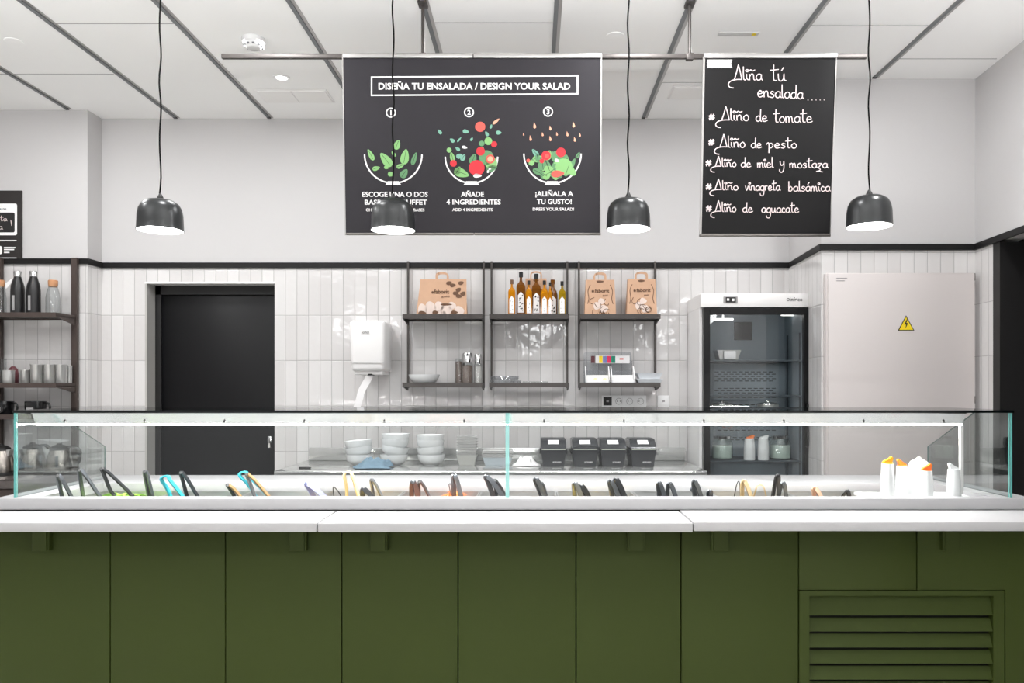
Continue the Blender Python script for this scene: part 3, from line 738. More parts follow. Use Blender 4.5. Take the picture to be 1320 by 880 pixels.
for cx, wl, wr, ty in ((507, 470, 544, 199), (607.5, 574, 641.5, 202), (712.5, 675.3, 749, 198)):
    b = MB(); hw = (wr - wl) / 2; mid = (wl + wr) / 2; hb = 236 - ty
    outline(b, B1, [(mid + hw * math.cos(PI + PI * k / 30), ty - hb * math.sin(PI + PI * k / 30) * 1.0) for k in range(31)], 1.9)
    shape(b, B1, [(mid - 7, 233.5), (mid + 7, 233.5), (mid + 10, 238.3), (mid - 10, 238.3)], 0, INK - .0002)
    b.build('bowl_print', M_WINK, t)
b = MB()
def leaf(cx, cy, L, ang, wd, mi, y=INK - .0004, vein=True):
    ca, sa = math.cos(math.radians(ang)), math.sin(math.radians(ang)); P = []
    for k in range(16):
        q = 2 * PI * k / 16; uu = math.cos(q) * L / 2; vv = math.sin(q) * wd / 2 * (1 - .35 * math.cos(q))
        P.append((cx + uu * ca - vv * sa, cy - (uu * sa + vv * ca)))
    shape(b, B1, P, mi, y)
    if vein and L > 8: outline(b, B1, [(cx - L * .4 * ca, cy + L * .4 * sa), (cx, cy - .2), (cx + L * .38 * ca, cy - L * .38 * sa)], .5, y=y - .0003, mi=5)
def dot(cx, cy, r, mi, y=INK - .0004, sq=1): shape(b, B1, [(cx + r * math.cos(k * PI / 9), cy + r * sq * math.sin(k * PI / 9)) for k in range(18)], mi, y)
# 0 leaf green, 1 deep green, 2 mint, 3 red, 4 coral, 5 dark, 6 peach, 7 white
for a in ((478, 199.5, 16, 118, 6, 0), (497.5, 206, 22, 128, 11, 0), (512, 186.5, 13, 70, 8, 0), (522, 202, 20, 80, 10.5, 0), (534, 204.5, 17, 72, 6, 1), (485, 217, 10, 15, 5.5, 0),
          (507.5, 198.5, 8, 130, 4, 0), (516, 214, 10, 20, 5.5, 0), (504, 224.5, 8, -10, 6, 0), (521, 223.5, 13, 55, 9, 1), (498, 216, 6, -20, 4, 0)): leaf(*a)
DM = [M_LEAF, M_LEAFD, M_MINT, M_RED, M_CORAL, M_INK, M_PEACH, M_WINK]
b.build('leaf_print', DM, t, smooth=False); b = MB()
# second bowl: flying greens, tomatoes, mushrooms
for a in ((567, 170, 7, 125, 4, 2), (600.5, 169.5, 8, -10, 5, 2), (583, 181, 7, 140, 4.5, 2), (592, 180, 8, 50, 2.2, 2), (608, 179.5, 5, 60, 3, 2), (643, 171, 7, 0, 5, 2), (627.5, 172.5, 7, 120, 4, 2),
          (583, 202, 12, 105, 6, 0), (592, 201, 8, 30, 6, 2), (597, 203, 9, 60, 6, 2), (595, 223, 20, -20, 11, 0), (590, 220, 12, 60, 7, 0), (590, 192, 7, 140, 4, 2),
          (620, 195, 12, 60, 8, 0), (610, 205, 14, 70, 9, 1), (634, 217, 14, 20, 8, 1), (633, 163, 6, 70, 3, 2)): leaf(*a)
for a in ((579, 193.5, 3.2, 0), (629.5, 182, 5, 0), (621, 185, 3.6, 1), (627, 203, 9.5, 1), (633, 210, 8, 0)): dot(*a)
for a in ((619, 163.5, 6.6, 4), (637, 186, 3.9, 3), (619.5, 195, 5.6, 3), (584.5, 210.5, 4.4, 3)): dot(*a, y=INK - .0008)
dot(614.5, 216.5, 10.2, 3, INK - .0010); dot(632, 205, 5.8, 4, INK - .0010); dot(632, 205, 3.6, 6, INK - .0012)
for a in ((639.5, 156.5, 11, 40, 3.5, 6), (615.5, 226.5, 11, 0, 5, 7), (599, 190, 7, -15, 3.5, 7), (629, 221, 4, 80, 2.5, 7), (631.5, 218, 4, 10, 2, 7)): leaf(*a, y=INK - .0010, vein=False)
b.build('vegetable_print', DM, t, smooth=False); b = MB()
# third bowl: dressing drops and a tossed salad
for px, py, L in ((689.3, 161.5, 8.5), (709.5, 165, 6.5), (739.5, 160.5, 8), (675, 173, 4), (699.5, 173, 5.5), (718, 172.5, 5), (731.5, 172.5, 6.5), (747.5, 173.5, 5.5), (684, 178, 7.5), (709.5, 178.5, 7), (741, 179.5, 6.5)):
    shape(b, B1, [(px - L * .12, py - L / 2), (px + L * .2, py + L * .1), (px + L * .22, py + L * .35), (px, py + L / 2), (px - L * .2, py + L * .35), (px - L * .17, py)], 6)
for k in range(30):
    q = random.uniform(0, 2 * PI); rr = random.random() ** .5
    leaf(714 + 26 * rr * math.cos(q), 213 + 14 * rr * math.sin(q), random.uniform(10, 19), random.uniform(0, 180), random.uniform(6, 10), random.choice((0, 1, 1, 1)), y=INK - .0004 - k * .00001, vein=k % 2 == 0)
for a in ((690, 197, 12, 130, 6, 2), (693, 203, 12, 100, 6, 1), (685, 209, 9, 60, 6, 1), (745, 200, 9, 60, 4, 1), (694, 222, 16, -30, 7, 1)): leaf(*a, y=INK - .0008)
dot(727, 215, 11, 0, INK - .0009); dot(723, 196.5, 6.2, 3, INK - .0012); dot(704, 200.5, 6, 3, INK - .0012); dot(705, 201, 2.8, 4, INK - .0014); dot(698.5, 207.5, 3, 3, INK - .0012)
leaf(719, 224, 17, 5, 8.5, 4, INK - .0013, False); leaf(718, 207, 6, -20, 4, 7, INK - .0013, False); dot(681, 207, 2.4, 4, INK - .0012); dot(685.5, 210, 3.6, 0, INK - .0012)
b.build('salad_print', DM, t, smooth=False)

B2 = Board(908, 1077, 70, .095, HF)
t = B2.root('chalkboard', 'hanging chalkboard with handwritten list of salad dressings', 'chalkboard')
u0, v1 = B2(908, 70); u1, v0 = B2(1070, 304.5)
b = MB(); b.box(u0, u1, 0, .005, v0 + .004, v1 - .004); b.build('panel', M_CHALKB, t, smooth=False)
b = MB(); b.box(u0 - .002, u1 + .002, -.008, .012, v1 - .018, v1 + .004, .004); b.build('top_rail', M_ALU, t)
b = MB(); b.box(u0 - .006, u1 + .001, -.008, .012, v0 - .002, v0 + .011, .003); b.build('bottom_rail', M_ALUDK, t)
for a0, a1 in ((u0 - .006, u0 + .003), (u1 - .0025, u1 + .001)):
    b = MB(); b.box(a0, a1, -.003, .008, v0, v1 - .01); b.build('side_edge', M_ALU, t, smooth=False)
b = MB(); shape(b, B2, [(911.5, 77), (944, 77), (942, 82), (944, 87.5), (911.5, 87.5)], 0)
fl = b.build('flag_sticker', M_WINK, t, smooth=False)
b = MB(); u, v = B2(929.5, 84); b.text('faborit', u, INK - .0006, v, .022, width=15 / 286)
b2u, b2v = B2(918.5, 82.3)
b.lathe([(0, 0), (.005, 0), (.005, .0004), (0, .0004)], (b2u, INK - .0008, b2v), 14, Matrix.Rotation(PI / 2, 3, 'X'))
b.build('flag_lettering', mat('faint_grey_ink', srgb(196, 194, 194), .6), fl)
bowl_a = [(.75, .85), (.45, 1), (.1, .7), (.1, .25), (.4, 0), (.7, .3)]
LET = {
 'a': (.92, [bowl_a + [(.76, .95)], [(.76, .95), (.74, .3), (.95, 0)]]), 'l': (.42, [[(.1, 2.2), (.1, 1), (.16, .15), (.4, .05)]]),
 'n': (.9, [[(.05, 1), (.1, 0)], [(.1, .6), (.35, 1), (.6, .85), (.65, .15), (.85, .05)]]),
 'o': (.85, [[(.4, 1), (.08, .6), (.2, .08), (.55, .03), (.75, .5), (.55, .95), (.38, 1)]]), 't': (.7, [[(.28, 2.2), (.25, .7), (.33, .1), (.62, .1)], [(-.1, 1.45), (.3, 1.5), (.8, 1.58)]]),
 'u': (.95, [[(.05, 1), (.1, .2), (.35, 0), (.6, .3), (.66, 1)], [(.66, 1), (.7, .2), (.92, .05)]]),
 'e': (.9, [[(.1, .5), (.66, .58), (.62, .9), (.35, 1), (.1, .6), (.2, .1), (.5, 0), (.88, .22)]]),
 's': (.75, [[(.65, .85), (.35, 1), (.15, .75), (.6, .35), (.4, 0), (.05, .1)]]), 'd': (.95, [bowl_a, [(.78, 2.2), (.73, .5), (.78, .1), (.95, 0)]]),
 'm': (1.2, [[(.05, 1), (.1, 0)], [(.1, .6), (.3, 1), (.48, .8), (.5, 0)], [(.5, .6), (.72, 1), (.9, .8), (.95, .12), (1.15, .05)]]),
 'p': (.85, [[(-.25, .75), (.1, 1.05), (.12, -1)], [(.12, .7), (.4, 1.02), (.7, .6), (.4, .05), (.14, .2)]]),
 'y': (.85, [[(.05, 1), (.15, .35), (.4, .2), (.65, .5), (.7, 1)], [(.7, 1), (.68, -.5), (.35, -1.1), (.0, -.9), (.0, -.5)]]),
 'z': (.75, [[(.05, .95), (.65, .95)], [(.65, .95), (.1, .0)], [(.1, .0), (.4, -.2), (.3, -.55), (-.2, -.75), (.2, -.7), (.8, -.85)]]), 'v': (.75, [[(.05, 1), (.3, 0), (.65, 1)]]),
 'g': (.92, [bowl_a, [(.76, .95), (.75, -.5), (.5, -1.1), (.1, -1.0), (.0, -.6)]]), 'r': (.62, [[(.05, 1), (.1, 0)], [(.1, .6), (.3, .95), (.55, .9)]]),
 'b': (.85, [[(.1, 2.1), (.1, 0)], [(.1, .6), (.4, 1), (.7, .5), (.4, 0), (.1, .15)]]), 'c': (.78, [[(.65, .8), (.35, 1), (.1, .5), (.35, 0), (.72, .18)]]),
 'i': (.42, [[(.1, 1), (.12, .3), (.36, .03)], [(.16 + .17 * math.cos(k * PI / 4), 1.55 + .17 * math.sin(k * PI / 4)) for k in range(9)]]),
 'A': (1.12, [[(0, .1), (.3, 1.3), (.55, 2.5)], [(.55, 2.5), (.8, 1.3), (1.02, .05)], [(1.02, .12), (.2, .1), (-.55, -.2), (-.8, -.75), (-.55, -1.15), (-.1, -1.25)]]),
}
def withmark(c, mark): w_, s_ = LET[c]; return (w_, s_ + [mark])
LET['ñ'] = withmark('n', [(.0, 1.45), (.25, 1.68), (.5, 1.5), (.8, 1.68)]); LET['ú'] = withmark('u', [(.4, 1.4), (.62, 1.85)]); LET['á'] = withmark('a', [(.35, 1.4), (.65, 1.9)])
b = MB()
def line_done():
    global b
    b.build('chalk_lettering', M_CHALK, t); b = MB()
def stroke(b, BB, pts, r=.0024): b.tube([(BB(p[0], p[1])[0], -.0006, BB(p[0], p[1])[1]) for p in pts], r, 5)
def word(s, x0, x1, base, xh, rise=0, r=.0023):
    tot = sum(LET[c][0] for c in s); k = (x1 - x0) / tot; cx = x0
    for c in s:
        wd, ss = LET[c]
        for st in ss:
            P = [(cx + u * k, base - v * xh - rise * (cx - x0), 0) for u, v in st]
            stroke(b, B2, crom(P, 4) if len(P) > 2 else P, r)
        cx += wd * k
word('Aliña', 946.5, 983, 103.5, 8, r=.0022); word('tú', 994, 1014, 104.5, 9.5, r=.0022)
line_done()
word('ensalada', 976, 1036, 125, 8, -.05, r=.0022)
for k in range(5): stroke(b, B2, [(1041 + k * 5.2, 128.6, 0), (1042 + k * 5.2, 129.2, 0)], .0018)
HASH = iter(((917.4, 150.9), (917, 183.4), (913.2, 210.3), (913.5, 240.6), (913.6, 268.7)))
def mark():
    hx, hy = next(HASH)
    for dx in (-2, 1.2): stroke(b, B2, [(hx + dx + 1.2, hy - 4, 0), (hx + dx - .6, hy + 4, 0)], .003)
    for dy in (-1, 1.8): stroke(b, B2, [(hx - 3.6, hy + dy, 0), (hx + 3.8, hy + dy - .8, 0)], .0028)
    stroke(b, B2, [(hx - 2.5, hy - 2.5, 0), (hx + 2.8, hy + 2.6, 0)], .0024)
for ln in ((('Aliño', 930.3, 966, 155.5, 7.2), ('de', 974, 989.5, 156.5, 7), ('tomate', 997.5, 1047.5, 158, 7.6)),
           (('Aliño', 928, 961, 190.2, 6.9), ('de', 968, 982, 190.8, 6), ('pesto', 990, 1027.5, 191, 6.2)),
           (('Aliño', 922, 949.5, 215, 5.5), ('de', 955, 968.3, 215.5, 5.8), ('miel', 976, 997.5, 216, 6.2), ('y', 1005, 1011.5, 214.5, 7), ('mostaza', 1017.5, 1067.5, 216.5, 6)),
           (('Aliño', 921.5, 952, 245, 5.8), ('vinagreta', 960.5, 1006, 245.5, 6), ('balsámica', 1016, 1070.5, 246.5, 6.2)),
           (('Aliño', 922, 949.3, 273, 5.9), ('de', 957, 970.6, 273.5, 5.8), ('aguacate', 981.5, 1030, 274, 6.1))):
    line_done()
    for a in ln: word(*a)
    mark()
line_done(); b.bm.free()

# poster on the left pier
t = thing('wall_poster', 'black menu poster with white framed slate on the left wall', 'poster', (X(0, DL), DL, Z(334, DL)))
b = MB(); pz0, pz1 = Z(333.5, DL), Z(246, DL); b.box(-3.75, X(29.5, DL), DL - .012, DL - .001, pz0, pz1, .002); b.build('panel', mat('poster_black', srgb(32, 27, 26), .6), t, world=True)
b = MB(); y = DL - .0128
def rrect(x0, x1, z0, z1, r):
    P = []
    for cx, cz, a0 in ((x1 - r, z1 - r, 0), (x0 + r, z1 - r, 90), (x0 + r, z0 + r, 180), (x1 - r, z0 + r, 270)):
        P += [(cx + r * math.cos(math.radians(a0 + k * 15)), cz + r * math.sin(math.radians(a0 + k * 15))) for k in range(7)]
    return P
b.m(0).prism(rrect(-3.7, X(23.7, DL), Z(303.7, DL), Z(263, DL), .012), 'y', y - .0006, y)
b.m(1).prism(rrect(-3.68, X(20.8, DL), Z(300, DL), Z(274.5, DL), .010), 'y', y - .0014, y - .0004)
b.m(0)
for py in (310.5, 333): b.box(-3.7, X(23, DL), y - .0006, y, Z(py + .7, DL), Z(py - .7, DL))
for py, e in ((319.5, 21.5), (322, 20), (325.7, 14)): b.box(X(7, DL), X(e, DL), y - .0006, y, Z(py + .8, DL), Z(py - .8, DL))
b.prism(rrect(X(-6, DL), X(4.6, DL), Z(328, DL), Z(317.5, DL), .012), 'y', y - .0006, y)
b.m(1); b.text('SU DEL', X(10.5, DL), y - .0009, Z(271, DL), .014, 'RIGHT', bold=.02)
b.m(0); b.box(X(-4, DL), X(3.4, DL), y - .0012, y, Z(322, DL), Z(321, DL))
b.build('poster_print', [M_WINK, M_INK], t, world=True)
b = MB()
for s_, px, py, xh in (('sta', -2, 285.5, 3.2), ('ra', -3, 296, 3.6)):
    cx = px
    for c in s_:
        for st in LET[c][1]:
            P = crom([(X(cx + u * 5.6, DL), y - .002, Z(py - v * xh, DL)) for u, v in st], 3)
            b.tube(P, .0016, 5)
        cx += LET[c][0] * 5.6
b.tube([(X(16, DL), y - .002, Z(284, DL)), (X(17, DL), y - .002, Z(291.5, DL))], .0016, 5)
b.build('chalk_writing', M_CHALK, t, world=True)

# ------------------------------------------------------------------ wall shelf racks on the back wall
def rack(x0, x1, label):
    t = thing('wall_shelf_rack', label, 'shelf rack', ((x0 + x1) / 2, DB, 1.36), group='dark steel shelf racks on the tiled wall')
    for x in (x0, x1):
        b = MB(); b.box(x - .0065, x + .0065, DB - .034, DB - .020, Z(500, 5.03), Z(337, 5.03)); b.box(x - .005, x + .005, DB - .022, DB - .014, 2.145, 2.165); b.build('upright', M_STEELDK, t, world=True, smooth=False)
        for zt in (1.791, 1.370):
            b = MB(); b.prism([(DB - .20, zt), (DB - .036, zt), (DB - .036, zt - .020), (DB - .05, zt - .02)], 'x', x - .004, x + .004); b.build('bracket', M_STEELDK, t, world=True, smooth=False)
    for zt, zb in ((1.8205, 1.791), (1.3985, 1.370)):
        b = MB(); xa, xb = x0 - .004, x1 + .004
        b.box(xa, xb, DB - .222, DB - .036, zb + .012, zb + .016); b.box(xa, xb, DB - .225, DB - .222, zb, zt); b.box(xa, xa + .003, DB - .222, DB - .036, zb, zt); b.box(xb - .003, xb, DB - .222, DB - .036, zb, zt); b.box(xa, xb, DB - .036, DB - .033, zb, zt)
        b.build('shelf', M_STEELDK, t, world=True, smooth=False)
    return t
SZ1, SZ2 = 1.791 + .0168, 1.370 + .0168          # tops of the shelf boards
rack(X(527, 5.05), X(624, 5.05), 'dark steel wall rack with a bag above a white bowl, first from the door')
rack(X(634, 5.05), X(731, 5.05), 'dark steel wall rack holding oil bottles, middle of three')
rack(X(746, 5.05), X(843.5, 5.05), 'dark steel wall rack holding two paper bags, nearest the fridge')
SD = 4.93                                        # depth of things on the shelves

def paper_bag(px0, px1, pyt, label, dep=.07, wide=False, d=SD):
    x0, x1 = X(px0, d), X(px1, d); wd = x1 - x0; h = Z(pyt, d) - SZ1
    t = thing('paper_bag', label, 'paper bag', ((x0 + x1) / 2, d, SZ1), group='printed kraft paper bags on the shelves')
    a = wd / 2; ta = a * .90
    b = MB(); b.m(0)
    fy, by = -dep / 2, dep / 2
    b.hexa([(-a, fy, 0), (a, fy, 0), (a, by, 0), (-a, by, 0), (-ta + (.01 if wide else 0), fy * .5, h), (ta + (.012 if wide else 0), fy * .5, h), (ta, by * .55, h), (-ta, by * .55, h)])
    b.build('bag_body', M_PAPER, t, smooth=False)
    for yy in (fy * .45, by * .5):
        b = MB(); hw = min(.035, a * .45); hz = .042
        b.tube(crom([(-hw, yy, h - .03), (-hw, yy, h), (-hw * .9, yy, h + hz * .8), (0, yy, h + hz), (hw * .9, yy, h + hz * .8), (hw, yy, h), (hw, yy, h - .03)], 4), 0, flat=(.009, .002, (0, 0, 1) if False else (1, 0, .4)))
        b.build('handle', M_PAPER, t)
    def on(u, v, e=.0012):                      # a point on the front face: u across, v up, both 0..1
        z = v * h; y = fy + (fy * .5 - fy) * v - e; half = a + (ta - a) * v
        return ((u * 2 - 1) * half, y, z)
    b = MB(); rnd = random.Random(int(px0))
    def blob(u, v, ru, rv, mi, e=.0012, ang=0):
        b.m(mi); n0 = len(b.bm.faces); P = []
        for k in range(14):
            q = 2 * PI * k / 14; p, r_ = math.cos(q) * ru, math.sin(q) * rv * (1 - .3 * math.cos(q))
            P.append(b.bm.verts.new(on(u + p * math.cos(ang) - r_ * math.sin(ang), v + p * math.sin(ang) + r_ * math.cos(ang), e)))
        b.bm.faces.new(P); b._new(n0)
    if wide:
        for u, v, ru, rv, mi in ((.12, .2, .09, .15, 1), (.28, .24, .11, .17, 1), (.46, .28, .1, .13, 1), (.6, .18, .12, .13, 1), (.72, .3, .08, .1, 1), (.86, .16, .1, .13, 1), (.5, .1, .1, .08, 1), (.12, .1, .08, .06, 2), (.38, .12, .06, .05, 2), (.76, .12, .07, .05, 2), (.6, .33, .12, .03, 2)):
            blob(u, v, ru, rv, mi, .0012 if mi == 1 else .0018)
        for u, v, an in ((.66, .9, .5), (.74, .84, .2), (.86, .72, .8), (.92, .9, .4), (.86, .55, -.3), (.8, .63, .2), (.95, .62, .9)): blob(u, v, .065, .05, 2, .0016, an)
        b.m(1); 
    else:
        for k in range(9):
            u, v = .5 + rnd.uniform(-.3, .3), .3 + rnd.uniform(-.2, .16)
            ang = rnd.uniform(0, PI); P = [on(u + .16 * math.cos(ang + q * .9) * (1 - q * .2), v + .13 * math.sin(ang + q * .9) * (1 - q * .2), .002) for q in range(5)]
            b.m(2).tube(crom(P, 3), .0016, 4)
        for u, v, ru, rv in ((.4, .3, .12, .1), (.62, .22, .14, .1), (.55, .42, .12, .08)): blob(u, v, ru, rv, 1)
        for u in (.08, .92):
            b.m(2).tube(crom([on(u, .35, .002), on(u + (.04 if u < .5 else -.04), .5, .002), on(u, .7, .002), on(u + (.08 if u < .5 else -.08), .86, .002)], 3), .0016, 4)
        blob(.5, .95, .13, .03, 2)
    b.m(2); p = on(.56 if not wide else .5, .66 if not wide else .62, .002); b.text('faborit', p[0], p[1], p[2], .03 if not wide else .036, width=wd * (.46 if not wide else .3), bold=.02)
    p = on(.66 if not wide else .58, .56 if not wide else .52, .002); b.text('gold', p[0], p[1], p[2], .016, width=wd * .16)
    p = on(.25 if not wide else .31, .69 if not wide else .65, .002); b.lathe([(0, 0), (.008, 0), (.008, .0006), (0, .0006)], p, 14, Matrix.Rotation(PI / 2, 3, 'X'))
    b.build('bag_print', [M_PAPER, M_PAPERPK, M_PRINT], t, smooth=False)
    return t
paper_bag(537.5, 602.5, 360.5, 'wide kraft paper bag with printed mushrooms, on the rack nearest the door', .09, True)
paper_bag(676, 706, 359, 'pale kraft paper bag standing behind the oil bottles', .03, d=4.99)
paper_bag(753, 793.5, 361, 'left kraft paper bag of two on the rack nearest the fridge', .08)
paper_bag(807, 846, 360, 'right kraft paper bag of two on the rack nearest the fridge', .08)

def oil_bottle(px, pyt, wpx, d, m, lab, square=True, capm=M_INK):
    h = Z(pyt, d) - SZ1; r = wpx * d / F / 2 * 1.1
    t = thing('oil_bottle', lab, 'oil bottle', (X(px, d), d, SZ1), group='oil bottles on the middle rack')
    n = 4 if square else 24; R = Matrix.Rotation(PI / 4, 3, 'Z') if square else None; q = 1.38 if square else 1
    b = MB(); b.lathe([(0, 0), (r * q, 0), (r * q, h * .66), (r * q * .9, h * .71), (r * .45 * q, h * .77), (r * .42, h * .80), (r * .36, h * .90), (0, h * .90)], n=n if square else 24, rot=R) if square else b.lathe([(0, 0), (r, 0), (r, h * .6), (r * .8, h * .7), (r * .38, h * .78), (r * .34, h * .9), (0, h * .9)])
    b.build('glass', m, t, smooth=not square)
    b = MB(); b.lathe([(0, h * .885), (r * .46, h * .885), (r * .46, h), (0, h)], n=18); b.build('cap', capm, t)
    b = MB(); y = -r * .98 - .001 if square else -r - .0015
    lw = r * .66
    b.m(0).prism([(-lw, h * .10), (lw, h * .10), (lw, h * .48), (0, h * .56), (-lw, h * .48)], 'y', y - .0006, y)
    rnd = random.Random(int(px)); 
    for k in range(16 if wpx > 10 else 6):
        cx, cz = rnd.uniform(-.7, .7) * lw, h * rnd.uniform(.14, .48); s = lw * rnd.uniform(.15, .34)
        b.m(1).prism([(cx - s, cz), (cx, cz - s * .7), (cx + s, cz + s * .3), (cx + s * .2, cz + s)], 'y', y - .0010, y - .0005)
    b.build('label', [M_WINK, M_GINK if wpx < 9 else M_INK], t, smooth=False)
for a in ((659.8, 360.5, 8.5, 4.90, M_OIL, 'small golden oil bottle, leftmost of the oil bottles', True, M_PRINT), (671.5, 350.5, 10.5, 4.93, M_OILDK, 'tall dark amber oil bottle with black speckled label, left of the two tall ones'),
          (681.7, 361.5, 7.5, 4.90, M_OIL, 'small golden oil bottle between the two tall dark bottles'), (691.3, 353, 10.5, 4.93, M_OILDK, 'tall dark amber oil bottle with speckled label, right of the two tall ones'),
          (701.7, 361.5, 8, 4.90, M_OIL, 'small golden oil bottle right of the tall dark bottles'), (712.5, 360.5, 11.5, 4.94, M_OILDK, 'round brown oil bottle with wide neck near the right end', False, M_OILDK),
          (709, 364, 5, 4.89, M_OIL, 'narrow oil bottle with white label before the round brown one'), (724.5, 362.5, 8.5, 4.90, M_OILG, 'greenish oil bottle standing apart at the right end')): oil_bottle(*a)

# lower shelves
b = MB(); r = 20 * 4.93 / F
b.lathe([(0, 0), (r * .5, 0), (r * .55, .004), (r * .8, .022), (r * .95, .045), (r, .063), (r * .97, .063), (r * .9, .045), (r * .75, .026), (r * .5, .009), (0, .008)], n=40)
o = b.build('serving_bowl', M_CHINA, loc=(X(546.8, 4.93), 4.93, SZ2)); tag(o, 'white oval bowl alone on the lower shelf beside the grinders', 'bowl')
for px, pyt, wpx, d, fm, lab, cap in ((593, 462, 13, 4.97, M_PEPPER, 'pepper jar without steel top, left of the shelf grinders', False), (602.5, 455, 14.5, 4.91, M_PEPPER, 'pepper grinder with broad steel top in the middle', True), (616.3, 456.5, 10.5, 4.92, M_SALT, 'slim salt grinder with steel top beside the rack upright', True)):
    t = thing('grinder', lab, 'grinder', (X(px, d), d, SZ2), group='grinders on the lower shelf'); r = wpx * d / F / 2; h = Z(pyt, d) - SZ2; hh = h * .7 if cap else h
    b = MB(); b.lathe([(0, 0), (r, 0), (r, hh * .95), (r * .8, hh), (r * .78, hh * .99), (r * .94, hh * .93), (r * .94, .004), (0, .004)], n=24); b.build('glass', M_THIN, t)
    b = MB(); b.lathe([(0, .005), (r * .9, .005), (r * .9, hh * .86), (0, hh * .9)], n=20); b.build('filling', fm, t)
    if cap:
        b = MB(); b.lathe([(0, hh - .002), (r * .9, hh - .002), (r * .92, h * .95), (r * .8, h), (0, h)], n=24); b.build('top', M_CHROME, t)
# glass dishes on the middle rack
for k, (px, wpx, z, lab) in enumerate(((652, 40, 0, 'lower of the two stacked clear glass dishes'), (650.5, 37, .0268, 'upper of the two stacked clear glass dishes'))):
    r = wpx * 4.92 / F / 2; b = MB(); b.lathe([(0, 0), (r * .9, 0), (r, .012), (r, .026), (r * .97, .026), (r * .96, .012), (r * .88, .004), (0, .004)], n=36)
    tag(b.build('glass_dish', M_THING, loc=(X(px, 4.92), 4.92, SZ2 + z)), lab, 'dish', 'stacked glass dishes')
for px, lab in ((682, 'low glass coaster just right of the dish stack'), (698, 'low glass coaster farther from the dish stack')):
    r = .042; b = MB(); b.lathe([(0, 0), (r, 0), (r, .018), (r * .9, .02), (r * .88, .005), (0, .005)], n=28)
    tag(b.build('glass_coaster', M_THIN, loc=(X(px, 4.93), 4.93, SZ2)), lab, 'coaster', 'glass coasters')
# acrylic tea box, cutlery holders, stacked tubs
t = thing('acrylic_box', 'clear acrylic bin with coloured labels on the lower shelf', 'organiser', (X(783, 4.98), 4.98, SZ2))
x0, x1 = X(752.5, 4.98), X(814.5, 4.98); zt = Z(453, 4.98)
b = MB(); y0, y1 = 4.96, 5.0
b.prism(rrect(x0, x1, SZ2, zt, .02), 'y', y1 - .003, y1); b.box(x0, x1, y0, y0 + .002, SZ2, SZ2 + .09); b.box(x0, x0 + .003, y0, y1, SZ2, SZ2 + .16); b.box(x1 - .003, x1, y0, y1, SZ2, SZ2 + .15)
b.build('shell', M_THING, t, world=True, smooth=False)
b = MB(); y = y1 - .0045
for i, (pa, pb) in enumerate(((762, 767), (772.5, 777), (777.3, 782.5), (782.8, 788), (788.2, 793.5))): b.m(i).box(X(pa, 4.98), X(pb, 4.98), y - .001, y, Z(467.5, 4.98), Z(458.5, 4.98))
b.m(5).box(X(799, 4.98), X(804, 4.98), y - .001, y, Z(463.3, 4.98), Z(461.3, 4.98)); b.m(6).box(X(768, 4.98), X(812, 4.98), y - .0004, y + .001, Z(468, 4.98), Z(458, 4.98))
b.build('colour_labels', [M_REDD, M_YELLOW, M_BLUEP, M_MAG, M_TEAL, M_CORAL, M_WINK], t, world=True, smooth=False)
def holder(pa, pb, lab, cont):
    d = 4.905; x0, x1 = X(pa, d), X(pb, d); t = thing('cutlery_tray', lab, 'tray', ((x0 + x1) / 2, d, SZ2), group='white cutlery trays on the lower shelf')
    a = (x1 - x0) / 2; b = MB(); zl = .075
    b.box(-a, a, -.04, .04, 0, .004); b.box(-a, a, -.04, -.037, .003, .032); b.box(-a, a, .037, .04, .003, .06)
    for s_ in (-1, 1): b.prism([(-.04, .003), (.04, .003), (.04, .115), (.02, .11), (-.04, .05)], 'x', s_ * a - .0025, s_ * a + .0025)
    b.build('tray', M_WHITEP, t, smooth=False)
    for k in range(4):
        b = MB(); xx = -a * .6 + a * 1.2 * k / 3; zz = .013 + .010 * (k % 2)
        b.tube([(xx, -.035 + .003 * k, zz), (xx + .006, .03, zz + .012)], .0045, 6)
        b.lathe([(0, -.002), (.012, -.001), (.014, .003), (.011, .004), (0, .001)], (xx, -.036 + .003 * k, zz + .004), 14, Matrix.Rotation(PI / 2, 3, 'X'))
        b.build('packet' if cont else 'spoon', M_CREAM if cont and k % 2 else M_WHITEP, t)
holder(755, 785, 'white tray holding cream sachets on the lower shelf', True); holder(788, 817, 'white tray holding spoons on the lower shelf', False)
bx = None
for k, lab in enumerate(('lower translucent plastic tub at the right end of the shelf', 'upper translucent plastic tub stacked at the right end of the shelf')):
    b = MB(); b.taper(0, 0, 0, .033, .062, .05, .078, .06, True, .0015); b.box(-.08, .08, -.062, .062, .032, .035, .001)
    tag(b.build('plastic_tub', mat('translucent_tub', srgb(226, 230, 234), .3, alpha=.75), loc=(X(836, 4.91), 4.91, SZ2 + k * .0362)), lab, 'tub', 'stacked plastic tubs')

